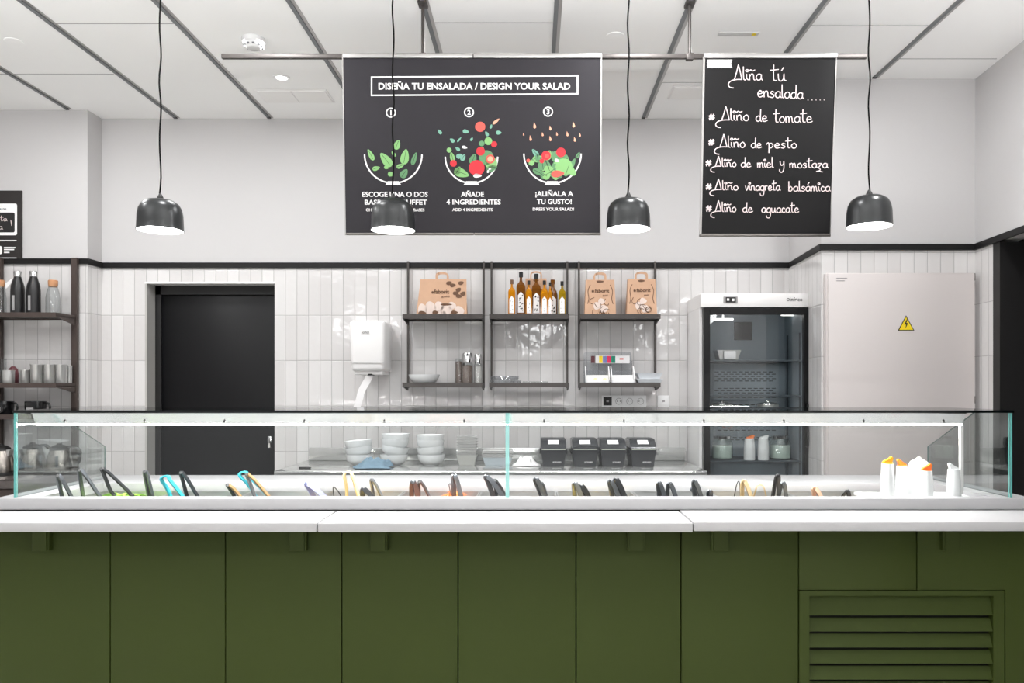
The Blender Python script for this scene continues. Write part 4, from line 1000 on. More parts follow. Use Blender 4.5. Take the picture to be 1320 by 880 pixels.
# sockets under the third rack
def sockets(pxs, blackfirst, lab, name):
    d = DB; x0, x1 = X(pxs[0] - 7.3, d), X(pxs[-1] + 7.3, d); z0, z1 = Z(524.5, d), Z(509.5, d)
    t = thing(name, lab, 'socket', ((x0 + x1) / 2, d, (z0 + z1) / 2))
    b = MB(); b.box(x0, x1, d - .010, d - .0005, z0, z1, .002); b.build('frame', M_WHITEP, t, world=True)
    for i, px in enumerate(pxs):
        x = X(px, d); zc = (z0 + z1) / 2; b = MB(); b.m(0).box(x - .027, x + .027, d - .013, d - .009, zc - .027, zc + .027, .002)
        if not (blackfirst and i == 0) and len(pxs) > 1:
            b.m(1).lathe([(.02, 0), (.021, .001), (.0185, .0012)], (x, d - .0132, zc), 28, Matrix.Rotation(PI / 2, 3, 'X'))
            for s_ in (-1, 1): b.m(2).lathe([(0, .0008), (.0032, .0008), (.0032, 0)], (x + s_ * .0095, d - .0132, zc), 12, Matrix.Rotation(PI / 2, 3, 'X'))
        else:
            b.m(1 if len(pxs) == 1 else 3).box(x - .008, x + .008, d - .0142, d - .0128, zc - .005, zc + .006)
        o = b.build('insert', [M_INK if blackfirst and i == 0 else M_WHITEP, M_GINK, M_INK, M_GINK], t, world=True)
        if blackfirst and i == 0: o['label'] = 'black insert'
sockets((783, 797.3, 811.3, 825.4), True, 'white four gang socket plate with one black insert', 'socket_plate')
sockets((855,), False, 'single white data outlet right of the four gang plate', 'data_outlet')

# paper towel dispenser
d0 = 4.77; dx0, dx1 = X(449.5, d0), X(496, d0); dz0, dz1 = Z(478, d0), Z(412.5, d0)
t = thing('towel_dispenser', 'white wall mounted paper towel dispenser on the tiles', 'towel dispenser', ((dx0 + dx1) / 2, DB, dz0))
b = MB(); xc = (dx0 + dx1) / 2; a = (dx1 - dx0) / 2
b.hexa([(xc - a * .92, d0 + .015, dz0), (xc + a * .92, d0 + .015, dz0), (xc + a * .92, DB - .02, dz0), (xc - a * .92, DB - .02, dz0), (xc - a, d0, dz1), (xc + a, d0, dz1), (xc + a, DB - .02, dz1), (xc - a, DB - .02, dz1)])
bmesh.ops.bevel(b.bm, geom=b.bm.edges[:], offset=.022, segments=4, affect='EDGES', profile=.5)
b.build('cover', M_WHITE, t, world=True)
b = MB(); b.box(xc - a * .78, xc + a * .80, d0 + .045, DB - .0005, dz0 - .022, dz0 + .005, .006); b.box(xc - a * .9, xc + a * .9, DB - .025, DB - .0005, dz0, dz1 - .02, .004); b.build('base', M_WHITE, t, world=True)
b = MB(); b.box(xc - a * .93, xc + a * .93, d0 + .0085, d0 + .012, dz0 + .048, dz0 + .0495); b.build('seam', M_GINK, t, world=True, smooth=False)
b = MB(); b.lathe([(0, .0), (.022, 0), (.020, .01), (0, .012)], (xc + .012, d0 + .062, dz0 - .026), 20); b.build('outlet', M_BLACK, t, world=True)
b = MB(); b.text('jofel', xc - .01, d0 - .0005, Z(429.5, d0), .022, width=10 * d0 / F, bold=.02); b.build('logo', M_GINK, t, world=True)
b = MB(); P = [(xc + .008, d0 + .06, dz0 - .02), (xc - .01, d0 + .055, dz0 - .06), (xc - .042, d0 + .05, dz0 - .12), (xc - .055, d0 + .05, dz0 - .17), (xc - .072, d0 + .05, dz0 - .225)]
b.tube(crom(P, 5), 0, flat=(.042, .0012, (1, .25, .2))); b.build('paper_tail', M_WINK, t, world=True)

# ------------------------------------------------------------------ steel worktop behind the bar
WT = .90
t = thing('steel_worktop', 'stainless steel worktop with upstand along the tiled wall', 'worktop', (-.24, 4.72, 0))
wx0, wx1 = X(353.5, 4.40), X(911.5, 4.40)
b = MB(); b.box(wx0, wx1, 4.395, DB - .002, WT - .032, WT, .003); b.build('top', M_STEELTOP, t, world=True)
b = MB(); b.box(X(398, 5.03), X(883, 5.03), DB - .018, DB - .0015, WT + .0005, Z(577, 5.03), .002); b.build('upstand', M_STEELTOP, t, world=True)
for x in (wx0 + .04, wx1 - .04):
    for y in (4.45, 4.97):
        b = MB(); b.box(x - .02, x + .02, y - .02, y + .02, 0, WT - .033); b.build('leg', M_STEEL, t, world=True, smooth=False)
b = MB(); b.box(wx0 + .03, wx1 - .03, 4.44, 4.99, .2, .22); b.build('undershelf', M_STEEL, t, world=True, smooth=False)

# bowls
bowlp = None
def bowl(px, d, z, lab, tx=0, ty=0):
    global bowlp
    loc = (X(px, d), d, z)
    if bowlp is None:
        R = .0835; b = MB(); b.lathe([(0, .0), (R * .5, 0), (R * .52, .004), (R * .74, .012), (R * .93, .032), (R, .064), (R * .97, .064), (R * .90, .034), (R * .70, .016), (R * .45, .009), (0, .008)], n=44)
        bowlp = tag(b.build('china_bowl', M_CHINA, loc=loc, rot=(tx, ty, 0)), lab, 'bowl', 'stacked white china bowls')
    else: dup(bowlp, lab, loc, rot=(tx, ty, 0))
BD = 4.74
for px, z, lab, ty in ((463.6, 0, 'bottom white bowl of the stack by the blue cloth', 0), (463.6, .047, 'middle white bowl, tilted, of the stack by the blue cloth', -.12), (463, .086, 'top white bowl of the stack by the blue cloth', -.09),
                       (508, 0, 'bottom white bowl of the second stack', 0), (508, .051, 'tilted white bowl second from bottom of the second stack', .15), (509, .094, 'third white bowl up of the second stack', .04), (510, .124, 'topmost white bowl of the second stack', 0),
                       (556, 0, 'bottom white bowl of the third stack, beside the foil trays', 0), (556, .047, 'second white bowl up, tilted, of the third stack', -.10), (555, .088, 'third white bowl up of the third stack', 0), (554.5, .118, 'topmost white bowl of the third stack', 0)):
    bowl(px, BD, WT + .0008 + z, lab, 0, ty)
# foil and plastic trays
t = thing('tray_stack', 'tall grey container with a stack of clear lids on the worktop', 'container', (X(602.5, 4.74), 4.74, WT + .0008))
b = MB(); b.taper(0, 0, 0, .062, .044, .04, .060, .055, True, .002); b.build('tub', mat('grey_foil', srgb(176, 176, 172), .35, .3), t)
for k in range(7):
    b = MB(); z = .062 + k * .0165; b.taper(0, 0, z, z + .012, .054, .05, .058, .053); b.box(-.061, .061, -.056, .056, z + .012, z + .0145, .001); b.build('clear_lid', mat('clear_lid', srgb(214, 214, 212), .2, alpha=.55) if k == 0 else bpy.data.materials['clear_lid'], t)
t = thing('salad_box_stack', 'low wide clear plastic box on the worktop by the glass joint', 'container', (X(642, 4.74), 4.74, WT + .0008))
b = MB(); b.taper(0, 0, 0, .05, .072, .06, .088, .07, True, .002); b.build('tub', mat('pale_blue_plastic', srgb(190, 200, 206), .3, alpha=.85), t)
for k in range(4):
    b = MB(); z = .05 + k * .012; b.box(-.091, .091, -.073, .073, z, z + .004, .001); b.taper(0, 0, z + .004, z + .009, .085, .068, .08, .063); b.build('clear_lid', bpy.data.materials['clear_lid'], t)
# crumpled white bag and blue cloth
def crumple(cx, cy, a, bb, h, m, name, lab, cat, seed, peaks, thick=.0015, n=30):
    r_ = random.Random(seed); b = MB(); vs = {}
    pk = [(r_.uniform(-.7, .7), r_.uniform(-.5, .5), r_.uniform(.15, .4), r_.uniform(.4, 1)) for _ in range(peaks)]
    for i in range(n + 1):
        for j in range(n + 1):
            u, v = i / n * 2 - 1, j / n * 2 - 1
            z = sum(hh * math.exp(-((u - pu) ** 2 + (v - pv) ** 2 * .7) / s_ ** 2) for pu, pv, s_, hh in pk)
            edge = (1 - max(abs(u), abs(v)) ** 4)
            z = min(1, z) * h * edge * (.72 + .28 * math.sin(9 * u + 4 * v + seed) * math.cos(7 * v - 5 * u)) + r_.uniform(0, .12) * h * edge + .001
            wob = 1 + .12 * math.sin(5 * math.atan2(v, u) + seed)
            vs[i, j] = b.bm.verts.new((cx + u * a * wob, cy + v * bb * wob, WT + z + .0035))
    for i in range(n):
        for j in range(n): b.bm.faces.new((vs[i, j], vs[i + 1, j], vs[i + 1, j + 1], vs[i, j + 1]))
    bmesh.ops.smooth_vert(b.bm, verts=b.bm.verts[:], factor=.5, use_axis_x=True, use_axis_y=True, use_axis_z=True)
    for v in b.bm.verts: v.co.z = max(v.co.z, WT + .0035)
    o = b.build(name, m); md = o.modifiers.new('solid', 'SOLIDIFY'); md.thickness = thick; md.offset = 1
    return tag(o, lab, cat)
crumple(X(679, 4.74), 4.70, .078, .06, .052, M_WINK, 'crumpled_bag', 'crumpled white bag lying left of the black bins', 'bag', 3, 9)
crumple(X(480, 4.55), 4.55, .105, .07, .055, M_BLUE, 'blue_cloth', 'crumpled blue cloth lying in front of the white bowls', 'cloth', 11, 12, .003)
b = MB(); kx = X(402, 4.5); b.m(0).box(kx - .075, kx - .005, 4.495, 4.512, WT + .001, WT + .012, .003); b.m(1).prism([(kx - .005, 4.495), (kx + .09, 4.50), (kx + .07, 4.515), (kx - .005, 4.515)], 'z', WT + .003, WT + .006)
tag(b.build('kitchen_knife', [M_BLACK, M_STEEL]), 'small knife lying at the left end of the steel worktop', 'knife')
# black ingredient bins
binp = None
for px, lab in ((713, 'black ingredient bin nearest the crumpled bag, set apart'), (753, 'black ingredient bin second from the crumpled bag, dark curved handle across its lid'), (788.5, 'third black ingredient bin from the crumpled bag'), (826.5, 'black ingredient bin nearest the glass fridge')):
    d = 4.72; loc = (X(px, d), d, WT + .0008)
    if binp is None:
        binp = thing('ingredient_bin', lab, 'ingredient bin', loc, group='black ingredient bins on the worktop')
        b = MB(); b.taper(0, .03, 0, .102, .062, .12, .075, .135, True, .003); b.box(-.083, -.074, -.07, .08, .072, .1, .004); b.box(.074, .083, -.07, .08, .072, .1, .004); b.build('tub', M_BIN, binp)
        b = MB(); b.prism([(-.112, .103), (.168, .103), (.165, .160), (-.03, .163), (-.095, .128)], 'x', -.076, .076); bmesh.ops.bevel(b.bm, geom=b.bm.edges[:], offset=.006, segments=2, affect='EDGES')
        lid = b.build('lid', mat('smoky_lid', srgb(58, 60, 63), .12, alpha=.85), binp)
        b = MB(); b.box(-.07, .07, -.115, -.108, .101, .106, .001); b.build('lid_lip', M_PALEG, lid)
        b = MB(); b.hexa([(-.032, -.090, .1335), (.032, -.090, .1335), (.032, -.088, .1325), (-.032, -.088, .1325), (-.032, -.050, .155), (.032, -.050, .155), (.032, -.048, .154), (-.032, -.048, .154)]); b.build('label', M_WINK, lid, smooth=False)
        b = MB(); b.text('araven', .02, -.0935, .022, .020, width=.05, bold=.03)
        for v in b.bm.verts: v.co.y = -.0925 - (v.co.z - .0) * .147 + .0 - .0008
        b.build('logo', M_WINK, binp)
    else:
        q = dup(binp, lab, loc)
        if px == 753:
            b = MB(); b.tube(crom([(-.082, -.118, .10), (-.06, -.135, .118), (0, -.14, .128), (.06, -.135, .118), (.082, -.118, .10)], 5), .005, 8); b.build('handle', M_BIN, q)

# ------------------------------------------------------------------ glass door fridge
FD = 4.633
fx0, fx1, fz1 = X(903.5, FD), X(1047, FD), Z(378, FD)
t = thing('display_fridge', 'tall white upright fridge with black framed glass door', 'fridge', ((fx0 + fx1) / 2, FD + .2, 0))
fb = DB - .004
b = MB(); hz = Z(396, FD)
b.box(fx0, fx0 + .035, FD + .045, fb, .06, hz); b.box(fx1 - .035, fx1, FD + .045, fb, .06, hz); b.box(fx0, fx1, fb - .02, fb, .06, hz); b.box(fx0, fx1, FD + .03, fb, hz, fz1, .003); b.box(fx0, fx1, FD + .045, fb, .06, .14)
for x in (fx0 + .05, fx1 - .05):
    for y in (FD + .09, fb - .06): b.cyl((x, y), .02, 0, .06, 12)
b.build('cabinet', M_WHITE, t, world=True, smooth=False)
b = MB(); b.box(fx0 + .036, fx1 - .036, fb - .026, fb - .021, .14, hz - .001); b.box(fx0 + .0355, fx0 + .039, FD + .05, fb - .026, .14, hz); b.box(fx1 - .039, fx1 - .0355, FD + .05, fb - .026, .14, hz); b.box(fx0 + .039, fx1 - .039, FD + .05, fb - .026, hz - .004, hz - .0005)
b.build('lining', M_FRIN, t, world=True, smooth=False)
b = MB(); hh = FD + .003; b.box(fx0, fx1, hh, FD + .03, hz + .002, fz1, .004); hd = b.build('header', M_WHITE, t, world=True)
b = MB(); b.m(1).box(X(932.5, FD), X(951, FD), hh - .003, hh + .001, Z(391, FD), Z(382, FD), .002); b.m(0).box(X(935.5, FD), X(948.5, FD), hh - .0042, hh - .002, Z(389.8, FD), Z(383, FD)); b.m(2).box(X(937, FD), X(940, FD), hh - .0048, hh - .004, Z(387.5, FD), Z(384.5, FD)); b.m(2).box(X(943.5, FD), X(946.5, FD), hh - .0048, hh - .004, Z(388, FD), Z(384.8, FD))
b.build('thermostat', [M_INK, M_GINK, M_WINK], t, world=True, smooth=False)
b = MB(); b.text('infrico', X(1026.5, FD), hh - .001, Z(388, FD), .032, width=16 * FD / F, bold=.01); b.lathe([(.006, 0), (.009, 0), (.009, .0008), (.006, .0008)], (X(1016, FD), hh - .0012, Z(386, FD)), 16, Matrix.Rotation(PI / 2, 3, 'X')); b.build('brand_lettering', M_INK, t, world=True)
gx0, gx1, gz1 = X(915.5, FD), X(1037, FD), Z(405, FD)
fxa = X(907, FD)
dr = b = MB(); b.box(fxa, gx0, FD, FD + .042, .12, hz - .003, .002); b.box(gx1, fx1, FD, FD + .042, .12, hz - .003, .002); b.box(gx0, gx1, FD, FD + .042, gz1, hz - .003); b.box(gx0, gx1, FD, FD + .042, .12, .22)
door = b.build('door', M_FRFR, t, world=True, smooth=False)
b = MB(); b.box(gx0, gx1, FD + .012, FD + .018, .22, gz1); o = b.build('door_glass', M_THIN, door, smooth=False); o.location = -Vector(t.location)
b = MB(); b.tube([(gx1 + .012, FD - .001, Z(520, FD)), (gx1 + .012, FD - .022, Z(520, FD) - .005), (gx1 + .012, FD - .022, Z(520, FD) - .25), (gx1 + .012, FD - .001, Z(520, FD) - .255)], .006, 8); o = b.build('door_handle', M_FRFR, door); o.location = -Vector(t.location)
SHD = 4.80
SHZ = [Z(465, SHD), Z(509.5, SHD), Z(531, SHD), Z(592, SHD)]
for z in (SHZ[0], SHZ[1] + .0, SHZ[2], SHZ[3], .5):
    b = MB(); xa, xb = fx0 + .042, fx1 - .042
    for k in range(13): y = FD + .07 + k * (fb - .05 - FD - .07) / 12; b.tube([(xa, y, z), (xb, y, z)], .0022, 6)
    for y in (FD + .066, fb - .045): b.tube([(xa, y, z - .004), (xb, y, z - .004)], .006, 6)
    for x in (xa + .005, (xa + xb) / 2, xb - .005): b.tube([(x, FD + .066, z - .004), (x, fb - .045, z - .004)], .003, 6)
    b.build('wire_shelf', M_FRDK, t, world=True)
for x in (fx0 + .0395, fx1 - .0455):
    for y in (FD + .09, fb - .09):
        b = MB(); b.box(x, x + .006, y - .008, y + .008, .2, Z(430, SHD)); b.build('shelf_rail', M_FRDK, t, world=True, smooth=False)
b = MB(); xc, zc, hf = X(959.5, 4.98), Z(426, 4.98), .058; yb = fb - .030
b.box(xc - hf, xc + hf, yb - .012, yb, zc - hf, zc + hf, .004)
b.lathe([(.05, 0), (.053, .004), (.047, .004)], (xc, yb - .0125, zc), 28, Matrix.Rotation(PI / 2, 3, 'X'))
for k in range(7):
    a = 2 * PI * k / 7; p = lambda r_, a_: (xc + r_ * math.cos(a_), zc + r_ * math.sin(a_)); b.prism([p(.012, a), p(.045, a - .1), p(.046, a + .45), p(.014, a + .5)], 'y', yb - .0145, yb - .0125)
b.build('fan', M_FAN, t, world=True, smooth=False)
b = MB(); b.m(0).box(X(921, 4.97), X(1022, 4.97), yb - .006, yb - .0003, .3, Z(446, 4.97))
for r_ in range(22):
    for c in range(10):
        z = Z(479, 4.97) - (r_ % 5) * .0145 - (r_ // 5) * .105; x = X(923, 4.97) + c * .0385 + (.019 if r_ % 2 else 0)
        if z > .4: b.m(1).box(x, x + .026, yb - .0072, yb - .005, z - .0025, z + .0025)
b.build('perforated_panel', [M_FRIN, M_INK], t, world=True, smooth=False)
for pa, pb, dz in ((919, 945, .058), (1007, 1029, .030)):  # glowing strips standing in for ceiling lights mirrored in the door glass
    b = MB(); b.box(X(pa, 4.85), X(pb, 4.85), 4.84, 4.86, hz - dz, hz - dz + .012, .004); b.box((X(pa, 4.85) + X(pb, 4.85)) / 2 - .004, (X(pa, 4.85) + X(pb, 4.85)) / 2 + .004, 4.846, 4.854, hz - dz + .01, hz - .004); b.build('glass_glint', M_SPOTL, t, world=True)
# things in the fridge
t = thing('steel_tub', 'steel tub with white contents on the top fridge shelf', 'tub', (X(937, 4.78), 4.78, SHZ[0] + .003))
b = MB(); b.taper(0, 0, 0, .06, .055, .05, .072, .06, True, .002); b.build('tub', M_STEEL, t)
b = MB(); b.box(-.036, .036, -.075, -.0655, .004, .052, .004); b.build('label', M_WINK, t)
b = MB(); b.taper(0, 0, .006, .046, .05, .045, .06, .052); b.build('filling', M_MILK, t)
for px, lab in ((931, 'steel lidded pot on the middle fridge shelf, left one'), (990, 'steel lidded pot on the middle fridge shelf, right one')):
    t = thing('lidded_pot', lab, 'pot', (X(px, 4.78), 4.78, SHZ[2] + .003), group='steel pots in the fridge')
    b = MB(); b.lathe([(0, 0), (.058, 0), (.062, .01), (.062, .045), (0, .045)], n=32); b.build('pot', M_STEEL, t)
    b = MB(); b.lathe([(.066, .045), (.066, .051), (.03, .057), (.012, .060), (.012, .070), (0, .072)], n=32); b.build('lid', M_CHROME, t)
for px, lab in ((931, 'glass jar of white dressing on the lower fridge shelf, at the door side'), (1006, 'glass jar of white dressing on the lower fridge shelf, by the rails')):
    t = thing('dressing_jar', lab, 'jar', (X(px, 4.78), 4.78, SHZ[3] + .003), group='glass jars in the fridge')
    b = MB(); b.lathe([(0, 0), (.06, 0), (.064, .01), (.064, .10), (.05, .122), (.05, .135), (.047, .135), (.047, .122), (.061, .1), (.061, .012), (0, .004)], n=32); b.build('glass', M_JARGL, t)
    b = MB(); b.lathe([(0, .006), (.058, .01), (.0595, .085), (0, .087)], n=28); b.build('dressing', M_MILK, t)
    b = MB(); b.lathe([(.052, .128), (.054, .142), (.02, .149), (0, .15)], n=28); b.build('lid', M_CHROME, t)
for px, cm, lab in ((966, M_ORANGE, 'white squeeze bottle with orange cap inside the fridge'), (984, M_WHITEP, 'white squeeze bottle with white cap inside the fridge')):
    t = thing('fridge_bottle', lab, 'squeeze bottle', (X(px, 4.74), 4.74, SHZ[3] + .003)); r = .033
    b = MB(); b.lathe([(0, 0), (r, 0), (r, .06), (r * .85, .13), (0, .13)], n=24); b.build('body', M_WHITEP, t)
    b = MB(); b.prism([(-.02, .13), (.022, .13), (.03, .148), (.02, .152), (-.018, .137)], 'y', -.012, .012); b.build('cap', cm, t)

# ------------------------------------------------------------------ electrical cabinet
CD = 4.345
cx0, cx1, cz1, cz0 = X(1067.5, CD), X(1258, CD), Z(352.5, CD), .42
t = thing('electrical_cabinet', 'warm white electrical cabinet with yellow warning triangle on the right wall', 'electrical cabinet', ((cx0 + cx1) / 2, DR, cz0))
b = MB(); b.box(cx0 - .005, cx1 - .002, CD + .012, DR - .0005, cz0, cz1 + .005, .003); b.build('box', M_CAB, t, world=True)
b = MB(); b.box(cx0, cx1 - .006, CD, CD + .011, cz0 + .004, cz1, .004); b.build('door', M_CAB, t, world=True)
b = MB()
for zc in (Z(352, CD) - .02, .8, 1.3): b.cyl((cx1 - .003, CD + .006), .004, zc - .02, zc + .02, 10)
b.build('hinge', M_ALUDK, t, world=True)
b = MB(); px, y = 1167.8, CD - .001
b.m(0).prism([(X(1157.2, CD), Z(426, CD)), (X(1178.6, CD), Z(426, CD)), (X(px, CD), Z(406.3, CD))], 'y', y - .0006, y)
b.m(1).prism([(X(1159, CD), Z(425, CD)), (X(1176.8, CD), Z(425, CD)), (X(px, CD), Z(408.6, CD))], 'y', y - .0011, y - .0004)
b.m(0).prism([(X(px + .8, CD), Z(411.5, CD)), (X(px - 2.4, CD), Z(418.3, CD)), (X(px - .2, CD), Z(418.3, CD)), (X(px - .9, CD), Z(423.6, CD)), (X(px + 2.6, CD), Z(416.2, CD)), (X(px + .4, CD), Z(416.2, CD)), (X(px + 2, CD), Z(411.5, CD))], 'y', y - .0016, y - .0009)
tag(b.build('warning_sign', [M_INK, M_YELLOW], t, world=True, smooth=False), 'yellow triangle with black lightning bolt')
b = MB()
for py, e in ((358.5, 1092), (361.8, 1089)): b.box(X(1078, CD), X(e, CD), CD - .0008, CD, Z(py + .5, CD), Z(py - .5, CD))
b.build('faint_plate', M_GINK, t, world=True, smooth=False)

# ------------------------------------------------------------------ left pier: rack, counter and their things
LF = 4.65
t = thing('brown_shelf_rack', 'brown steel shelf rack with drink bottles and steel cups on the left wall', 'shelf rack', (-3.2, DL, .9))
lx1 = X(100, DL)
for x in (lx1, X(3.5, DL)):
    b = MB(); b.box(x - .017, x + .017, DL - .040, DL - .016, .87, Z(333.5, DL)); b.build('upright', M_BROWN, t, world=True, smooth=False)
LZ = [Z(402.5, LF), Z(493.5, LF), Z(534, LF)]
for z in LZ:
    b = MB(); b.box(-4.2, lx1 + .012, LF, DL - .041, z - .020, z - .016); b.box(-4.2, lx1 + .012, LF - .003, LF, z - .028, z); b.box(lx1 + .009, lx1 + .012, LF, DL - .041, z - .028, z); b.box(-4.2, lx1 + .012, DL - .044, DL - .041, z - .028, z); b.build('shelf', M_BROWN, t, world=True, smooth=False)
    for x in (lx1 + .006, X(3.5, DL)):
        b = MB(); b.prism([(LF + .03, z - .0285), (DL - .042, z - .0285), (DL - .042, z - .06)], 'x', x - .005, x + .005); b.build('bracket', M_BROWN, t, world=True, smooth=False)
SL = [z - .0152 for z in LZ]; DT = 4.75
for px, pyt, lab, paper in ((22.8, 349.5, 'matt black steel drink bottle with white tag, left of the pair', True), (43.3, 349.5, 'matt black steel drink bottle right of the pair', False)):
    r = 8.2 * DT / F; h = Z(pyt, DT) - SL[0]; t = thing('drink_bottle', lab, 'bottle', (X(px, DT), DT, SL[0]), group='black drink bottles on the brown rack')
    b = MB(); b.lathe([(0, 0), (r, 0), (r, h * .55), (r * .92, h * .68), (r * .62, h * .82), (r * .5, h * .88), (0, h * .88)], n=28); b.build('body', M_BOTTLE, t)
    b = MB(); b.lathe([(0, h * .875), (r * .58, h * .875), (r * .6, h * .98), (r * .5, h), (0, h)], n=24); b.build('cap', M_CHROME, t)
    b = MB(); b.m(0).box(-.008, .006, -r - .0015, -r + .006, h * .12, h * .45); b.build('side_print', M_GINK, t)
    if paper:
        b = MB(); b.hexa([(-.065, -.01, h * .60), (-.03, -.018, h * .72), (-.03, -.015, h * .72), (-.065, -.007, h * .60), (-.07, -.01, h * .72), (-.02, -.018, h * .84), (-.02, -.015, h * .84), (-.07, -.007, h * .72)]); b.build('paper_tag', M_WINK, t, smooth=False)
for px, wpx, pyt, lab in ((68.3, 17, 361, 'clear glass carafe with cork stopper right of the black bottles'), (1.5, 12, 361, 'clear glass carafe with cork stopper at the left edge of the rack')):
    r = wpx * DT / F / 2; h = Z(pyt, DT) - SL[0]; t = thing('glass_carafe', lab, 'carafe', (X(px, DT), DT, SL[0]), group='cork stoppered carafes on the brown rack')
    b = MB(); b.lathe([(0, 0), (r, 0), (r, h * .5), (r * .85, h * .68), (r * .62, h * .8), (r * .62, h * .86), (r * .57, h * .86), (r * .8, h * .67), (r * .95, h * .5), (r * .95, .004), (0, .004)], n=28); b.build('glass', M_THIN, t)
    b = MB(); b.lathe([(0, h * .80), (r * .58, h * .81), (r * .66, h * .87), (r * .68, h * .98), (r * .6, h), (0, h)], n=24); b.build('stopper', M_CORK, t)
for px, wpx, pyt, d, lab in ((11, 14, 477, 4.74, 'short steel cup leftmost on the brown rack'), (33, 12.5, 476.5, 4.74, 'short steel cup left of the tall steel cups'), (48, 15.5, 469.5, 4.74, 'tall steel cup leftmost of the tall ones'), (64.3, 14, 469.5, 4.75, 'tall steel cup second of the tall ones'), (79, 13.5, 469.5, 4.77, 'tall steel cup with bright glint, third of the tall ones'), (89, 7.4, 471, 4.824, 'slim steel cup beside the rack upright')):
    r = wpx * d / F / 2; h = Z(pyt, d) - SL[1]; b = MB()
    b.lathe([(0, 0), (r * .93, 0), (r * .96, .004), (r, h * .94), (r * 1.05, h * .96), (r * 1.05, h), (r * .95, h), (r * .9, h * .9), (r * .86, .006), (0, .006)], n=28)
    tag(b.build('steel_cup', M_STEEL, loc=(X(px, d), d, SL[1])), lab, 'cup', 'steel cups on the brown rack')
for px, wpx, pyt, d, m, lab, nm in ((17, 13, 472, 4.80, M_REDD, 'dark red domed jar behind the short steel cups', 'red_jar'),):
    r = wpx * d / F / 2; h = Z(pyt, d) - SL[1]; b = MB(); b.lathe([(0, 0), (r * .9, 0), (r, h * .5), (r * .8, h * .85), (r * .3, h), (0, h)], n=24); tag(b.build(nm, m, loc=(X(px, d), d, SL[1])), lab, 'jar')
b = MB(); r = .05; h = Z(462, 4.80) - SL[1]; b.lathe([(0, 0), (r, 0), (r, h), (r * .95, h), (r * .94, .004), (0, .004)], n=24); tag(b.build('glass_jar', M_THIN, loc=(X(-4, 4.76), 4.76, SL[1])), 'clear glass jar at the left edge behind the steel cups', 'jar')
for px, lab in ((46, 'black mug with handle and white print on the lowest shelf'), (4, 'black mug at the left edge of the lowest shelf')):
    r = 12.3 * 4.72 / F; h = .092; t = thing('black_mug', lab, 'mug', (X(px, 4.72), 4.72, SL[2]), group='black mugs on the brown rack')
    b = MB(); b.lathe([(0, 0), (r * .75, 0), (r * .92, .012), (r, h * .6), (r, h), (r * .93, h), (r * .92, h * .5), (r * .7, .01), (0, .008)], n=32); b.build('cup', mat('glossy_black', srgb(18, 18, 19), .12), t)
    b = MB(); b.tube(crom([(r * .95, 0, h * .85), (r * 1.35, 0, h * .85), (r * 1.5, 0, h * .55), (r * 1.25, 0, h * .28), (r * .9, 0, h * .22)], 4), .006, 8); b.build('handle', bpy.data.materials['glossy_black'], t)
    b = MB(); b.box(-r * .35, r * .35, -r - .0008, -r * .92, h * .42, h * .6); b.build('print', M_GINK, t, smooth=False)
CT = Z(609.5, 4.68)
t = thing('brown_counter', 'low brown side counter under the rack with steel kettles', 'counter', (-3.5, 4.55, 0))
ce = X(152, 4.30)
b = MB(); b.box(-4.55, -2.80, 4.26, DL - .001, CT - .04, CT, .002); b.build('top', mat('dark_stone', srgb(78, 72, 70), .2, var=.2, bscale=60), t, world=True)
b = MB(); b.box(-4.52, -2.82, 4.30, DL - .004, .08, CT - .041); b.box(-4.5, -2.85, 4.36, DL - .01, 0, .08); b.build('carcass', M_BROWN, t, world=True, smooth=False)
for k in range(3):
    b = MB(); x0 = -4.51 + k * .563; b.box(x0, x0 + .555, 4.282, 4.299, .09, CT - .16, .002); o = b.build('door', M_BROWN, t, world=True)
    b = MB(); b.box(x0, x0 + .555, 4.282, 4.299, CT - .155, CT - .045, .002); o = b.build('drawer', M_BROWN, t, world=True)
kp = None
for px, d, rz, lab in ((42, 4.69, 1.2, 'steel kettle between two others on the brown counter'), (76.5, 4.62, .35, 'steel kettle with black handle nearest the black door'), (1, 4.58, 3.0, 'steel kettle at the left edge outside the glass')):
    loc = (X(px, d), d, CT)
    if kp is None:
        kp = thing('kettle', lab, 'kettle', loc, rz, group='steel kettles on the brown counter'); r = .069
        b = MB(); b.lathe([(0, .018), (r * 1.02, .018), (r * 1.03, .03), (r * .98, .07), (r * .86, .115), (r * .72, .145), (r * .6, .15), (0, .15)], n=40); b.build('body', mat('kettle_steel', srgb(158, 152, 146), .25, 1), kp)
        b = MB(); b.lathe([(0, 0), (r * 1.12, 0), (r * 1.12, .012), (r * 1.0, .018), (0, .018)], n=36); b.build('base', M_BLACK, kp)
        b = MB(); b.lathe([(r * .76, .143), (r * .72, .158), (r * .45, .170), (.014, .174), (.014, .182), (0, .183)], n=32); b.build('lid', M_BLACK, kp)
        b = MB(); b.tube(crom([(r * .6, 0, .158), (r * 1.2, 0, .160), (r * 1.55, 0, .13), (r * 1.5, 0, .075), (r * 1.2, 0, .045), (r * 1.0, 0, .04)], 4), 0, flat=(.022, .014, (0, 1, 0))); b.build('handle', M_BLACK, kp)
        b = MB(); b.prism([(-r * .65, .15), (-r * 1.05, .148), (-r * .9, .115), (-r * .8, .11)], 'y', -.016, .016); b.build('spout', M_STEEL, kp)
        b = MB(); b.box(-.007, .007, -r - .001, -r * .8, .045, .11, .002); b.build('gauge', M_FRDK, kp)
    else: dup(kp, lab, loc, rz)

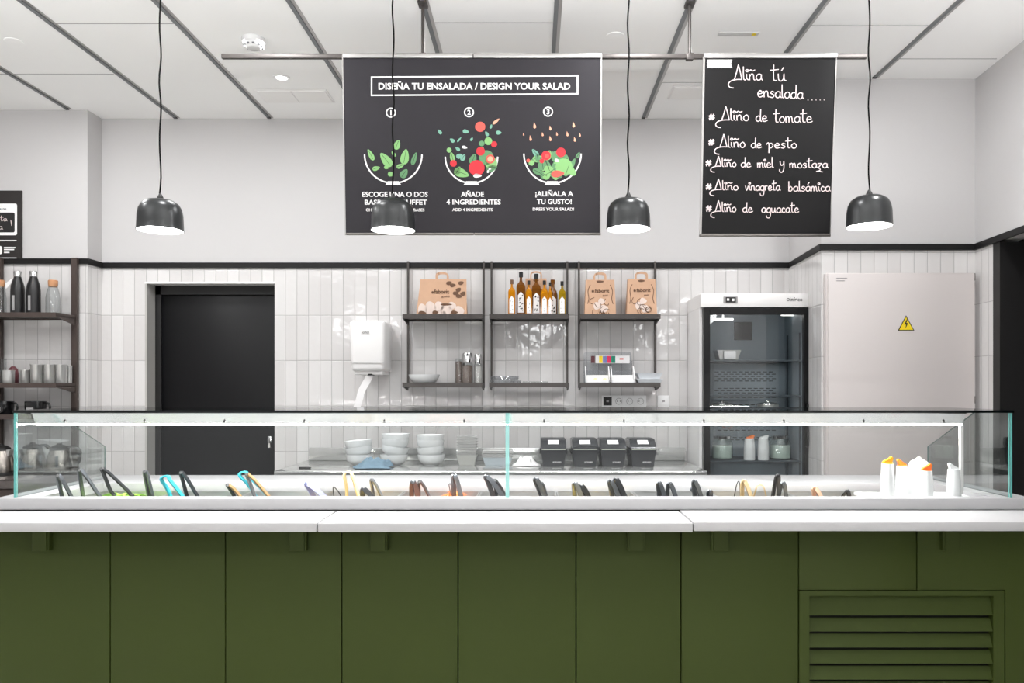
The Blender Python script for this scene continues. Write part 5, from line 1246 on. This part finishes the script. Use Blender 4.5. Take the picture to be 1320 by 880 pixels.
# ------------------------------------------------------------------ ceiling fittings
def cz(py): return 1.735 * F / (CY - py)            # depth of a ceiling point
d = cz(50); t = thing('smoke_detector', 'white smoke detector on the ceiling above the pipe end', 'smoke detector', (X(327, d), d, CEIL))
b = MB(); b.lathe([(0, 0), (.056, 0), (.056, -.014), (.052, -.022), (0, -.022)], n=32); b.build('base', mat('detector_plastic', srgb(205, 205, 205), .5), t)
b = MB(); b.lathe([(.049, -.022), (.046, -.032), (.036, -.046), (.03, -.05), (0, -.05)], n=32); b.build('sensor_dome', bpy.data.materials['detector_plastic'], t)
b = MB()
for k in range(10):
    a = 2 * PI * k / 10; b.box(.043 * math.cos(a) - .006, .043 * math.cos(a) + .006, .043 * math.sin(a) - .006, .043 * math.sin(a) + .006, -.040, -.034)
b.build('sensor_slot', M_GAP, t, smooth=False)
d = cz(99.5); t = thing('ceiling_downlight', 'small lit round downlight near the ceiling vent', 'downlight', (X(363, d), d, CEIL))
b = MB(); b.lathe([(.046, -.0005), (.046, -.004), (.034, -.006), (.032, -.002), (.032, -.0005)], n=32); b.build('ring', M_WHITEP, t)
b = MB(); b.lathe([(0, -.003), (.032, -.003), (.030, -.001), (0, -.001)], n=28); b.build('lens', M_SPOTL, t)
def vent(px0, px1, py0, py1, lab):
    d1, d0 = cz(py1), cz(py0); x0, x1 = X(px0, d1), X(px1, d1)
    t = thing('ceiling_vent', lab, 'vent', ((x0 + x1) / 2, (d0 + d1) / 2, CEIL), group='flush ceiling vents')
    b = MB(); b.box(x0, x1, d0, d1, CEIL - .006, CEIL - .0005, .002); b.build('frame', M_WHITE, t, world=True)
    xm_ = (x0 + x1) / 2
    for a, c in ((x0 + .012, xm_ - .004), (xm_ + .004, x1 - .012)):
        b = MB(); b.box(a, c, d0 + .012, d1 - .012, CEIL - .009, CEIL - .006); b.build('grille_plate', mat('vent_grey', srgb(242, 241, 239), .6) if 'vent_grey' not in bpy.data.materials else bpy.data.materials['vent_grey'], t, world=True, smooth=False)
vent(343, 432, 115, 131.3, 'flush rectangular ceiling vent left of the sign'); vent(860, 949, 110, 126.7, 'flush rectangular ceiling vent behind the chalkboard')
for px, py, lab in ((793, 46, 'flush round ceiling speaker cover right of the sign'), (18, 53, 'flush round ceiling speaker cover at the left edge')):
    d = cz(py); b = MB(); b.lathe([(0, -.004), (.035, -.004), (.042, -.003), (.044, -.0003), (0, -.0003)], n=36); tag(b.build('ceiling_speaker', M_CEIL, loc=(X(px, d), d, CEIL)), lab, 'ceiling speaker', 'round ceiling covers')
d = cz(43); t = thing('emergency_light', 'slim flush emergency light with yellow dot on the ceiling', 'emergency light', (X(951, d), d, CEIL))
b = MB(); b.box(X(926, d), X(978, d), d - .022, d + .022, CEIL - .005, CEIL - .0005, .002); b.build('housing', mat('pale_grey_cover', srgb(206, 206, 205), .5), t, world=True)
b = MB(); b.cyl((X(972, d), d), .011, CEIL - .007, CEIL - .004, 16); b.build('status_dot', M_YELLOW, t, world=True)
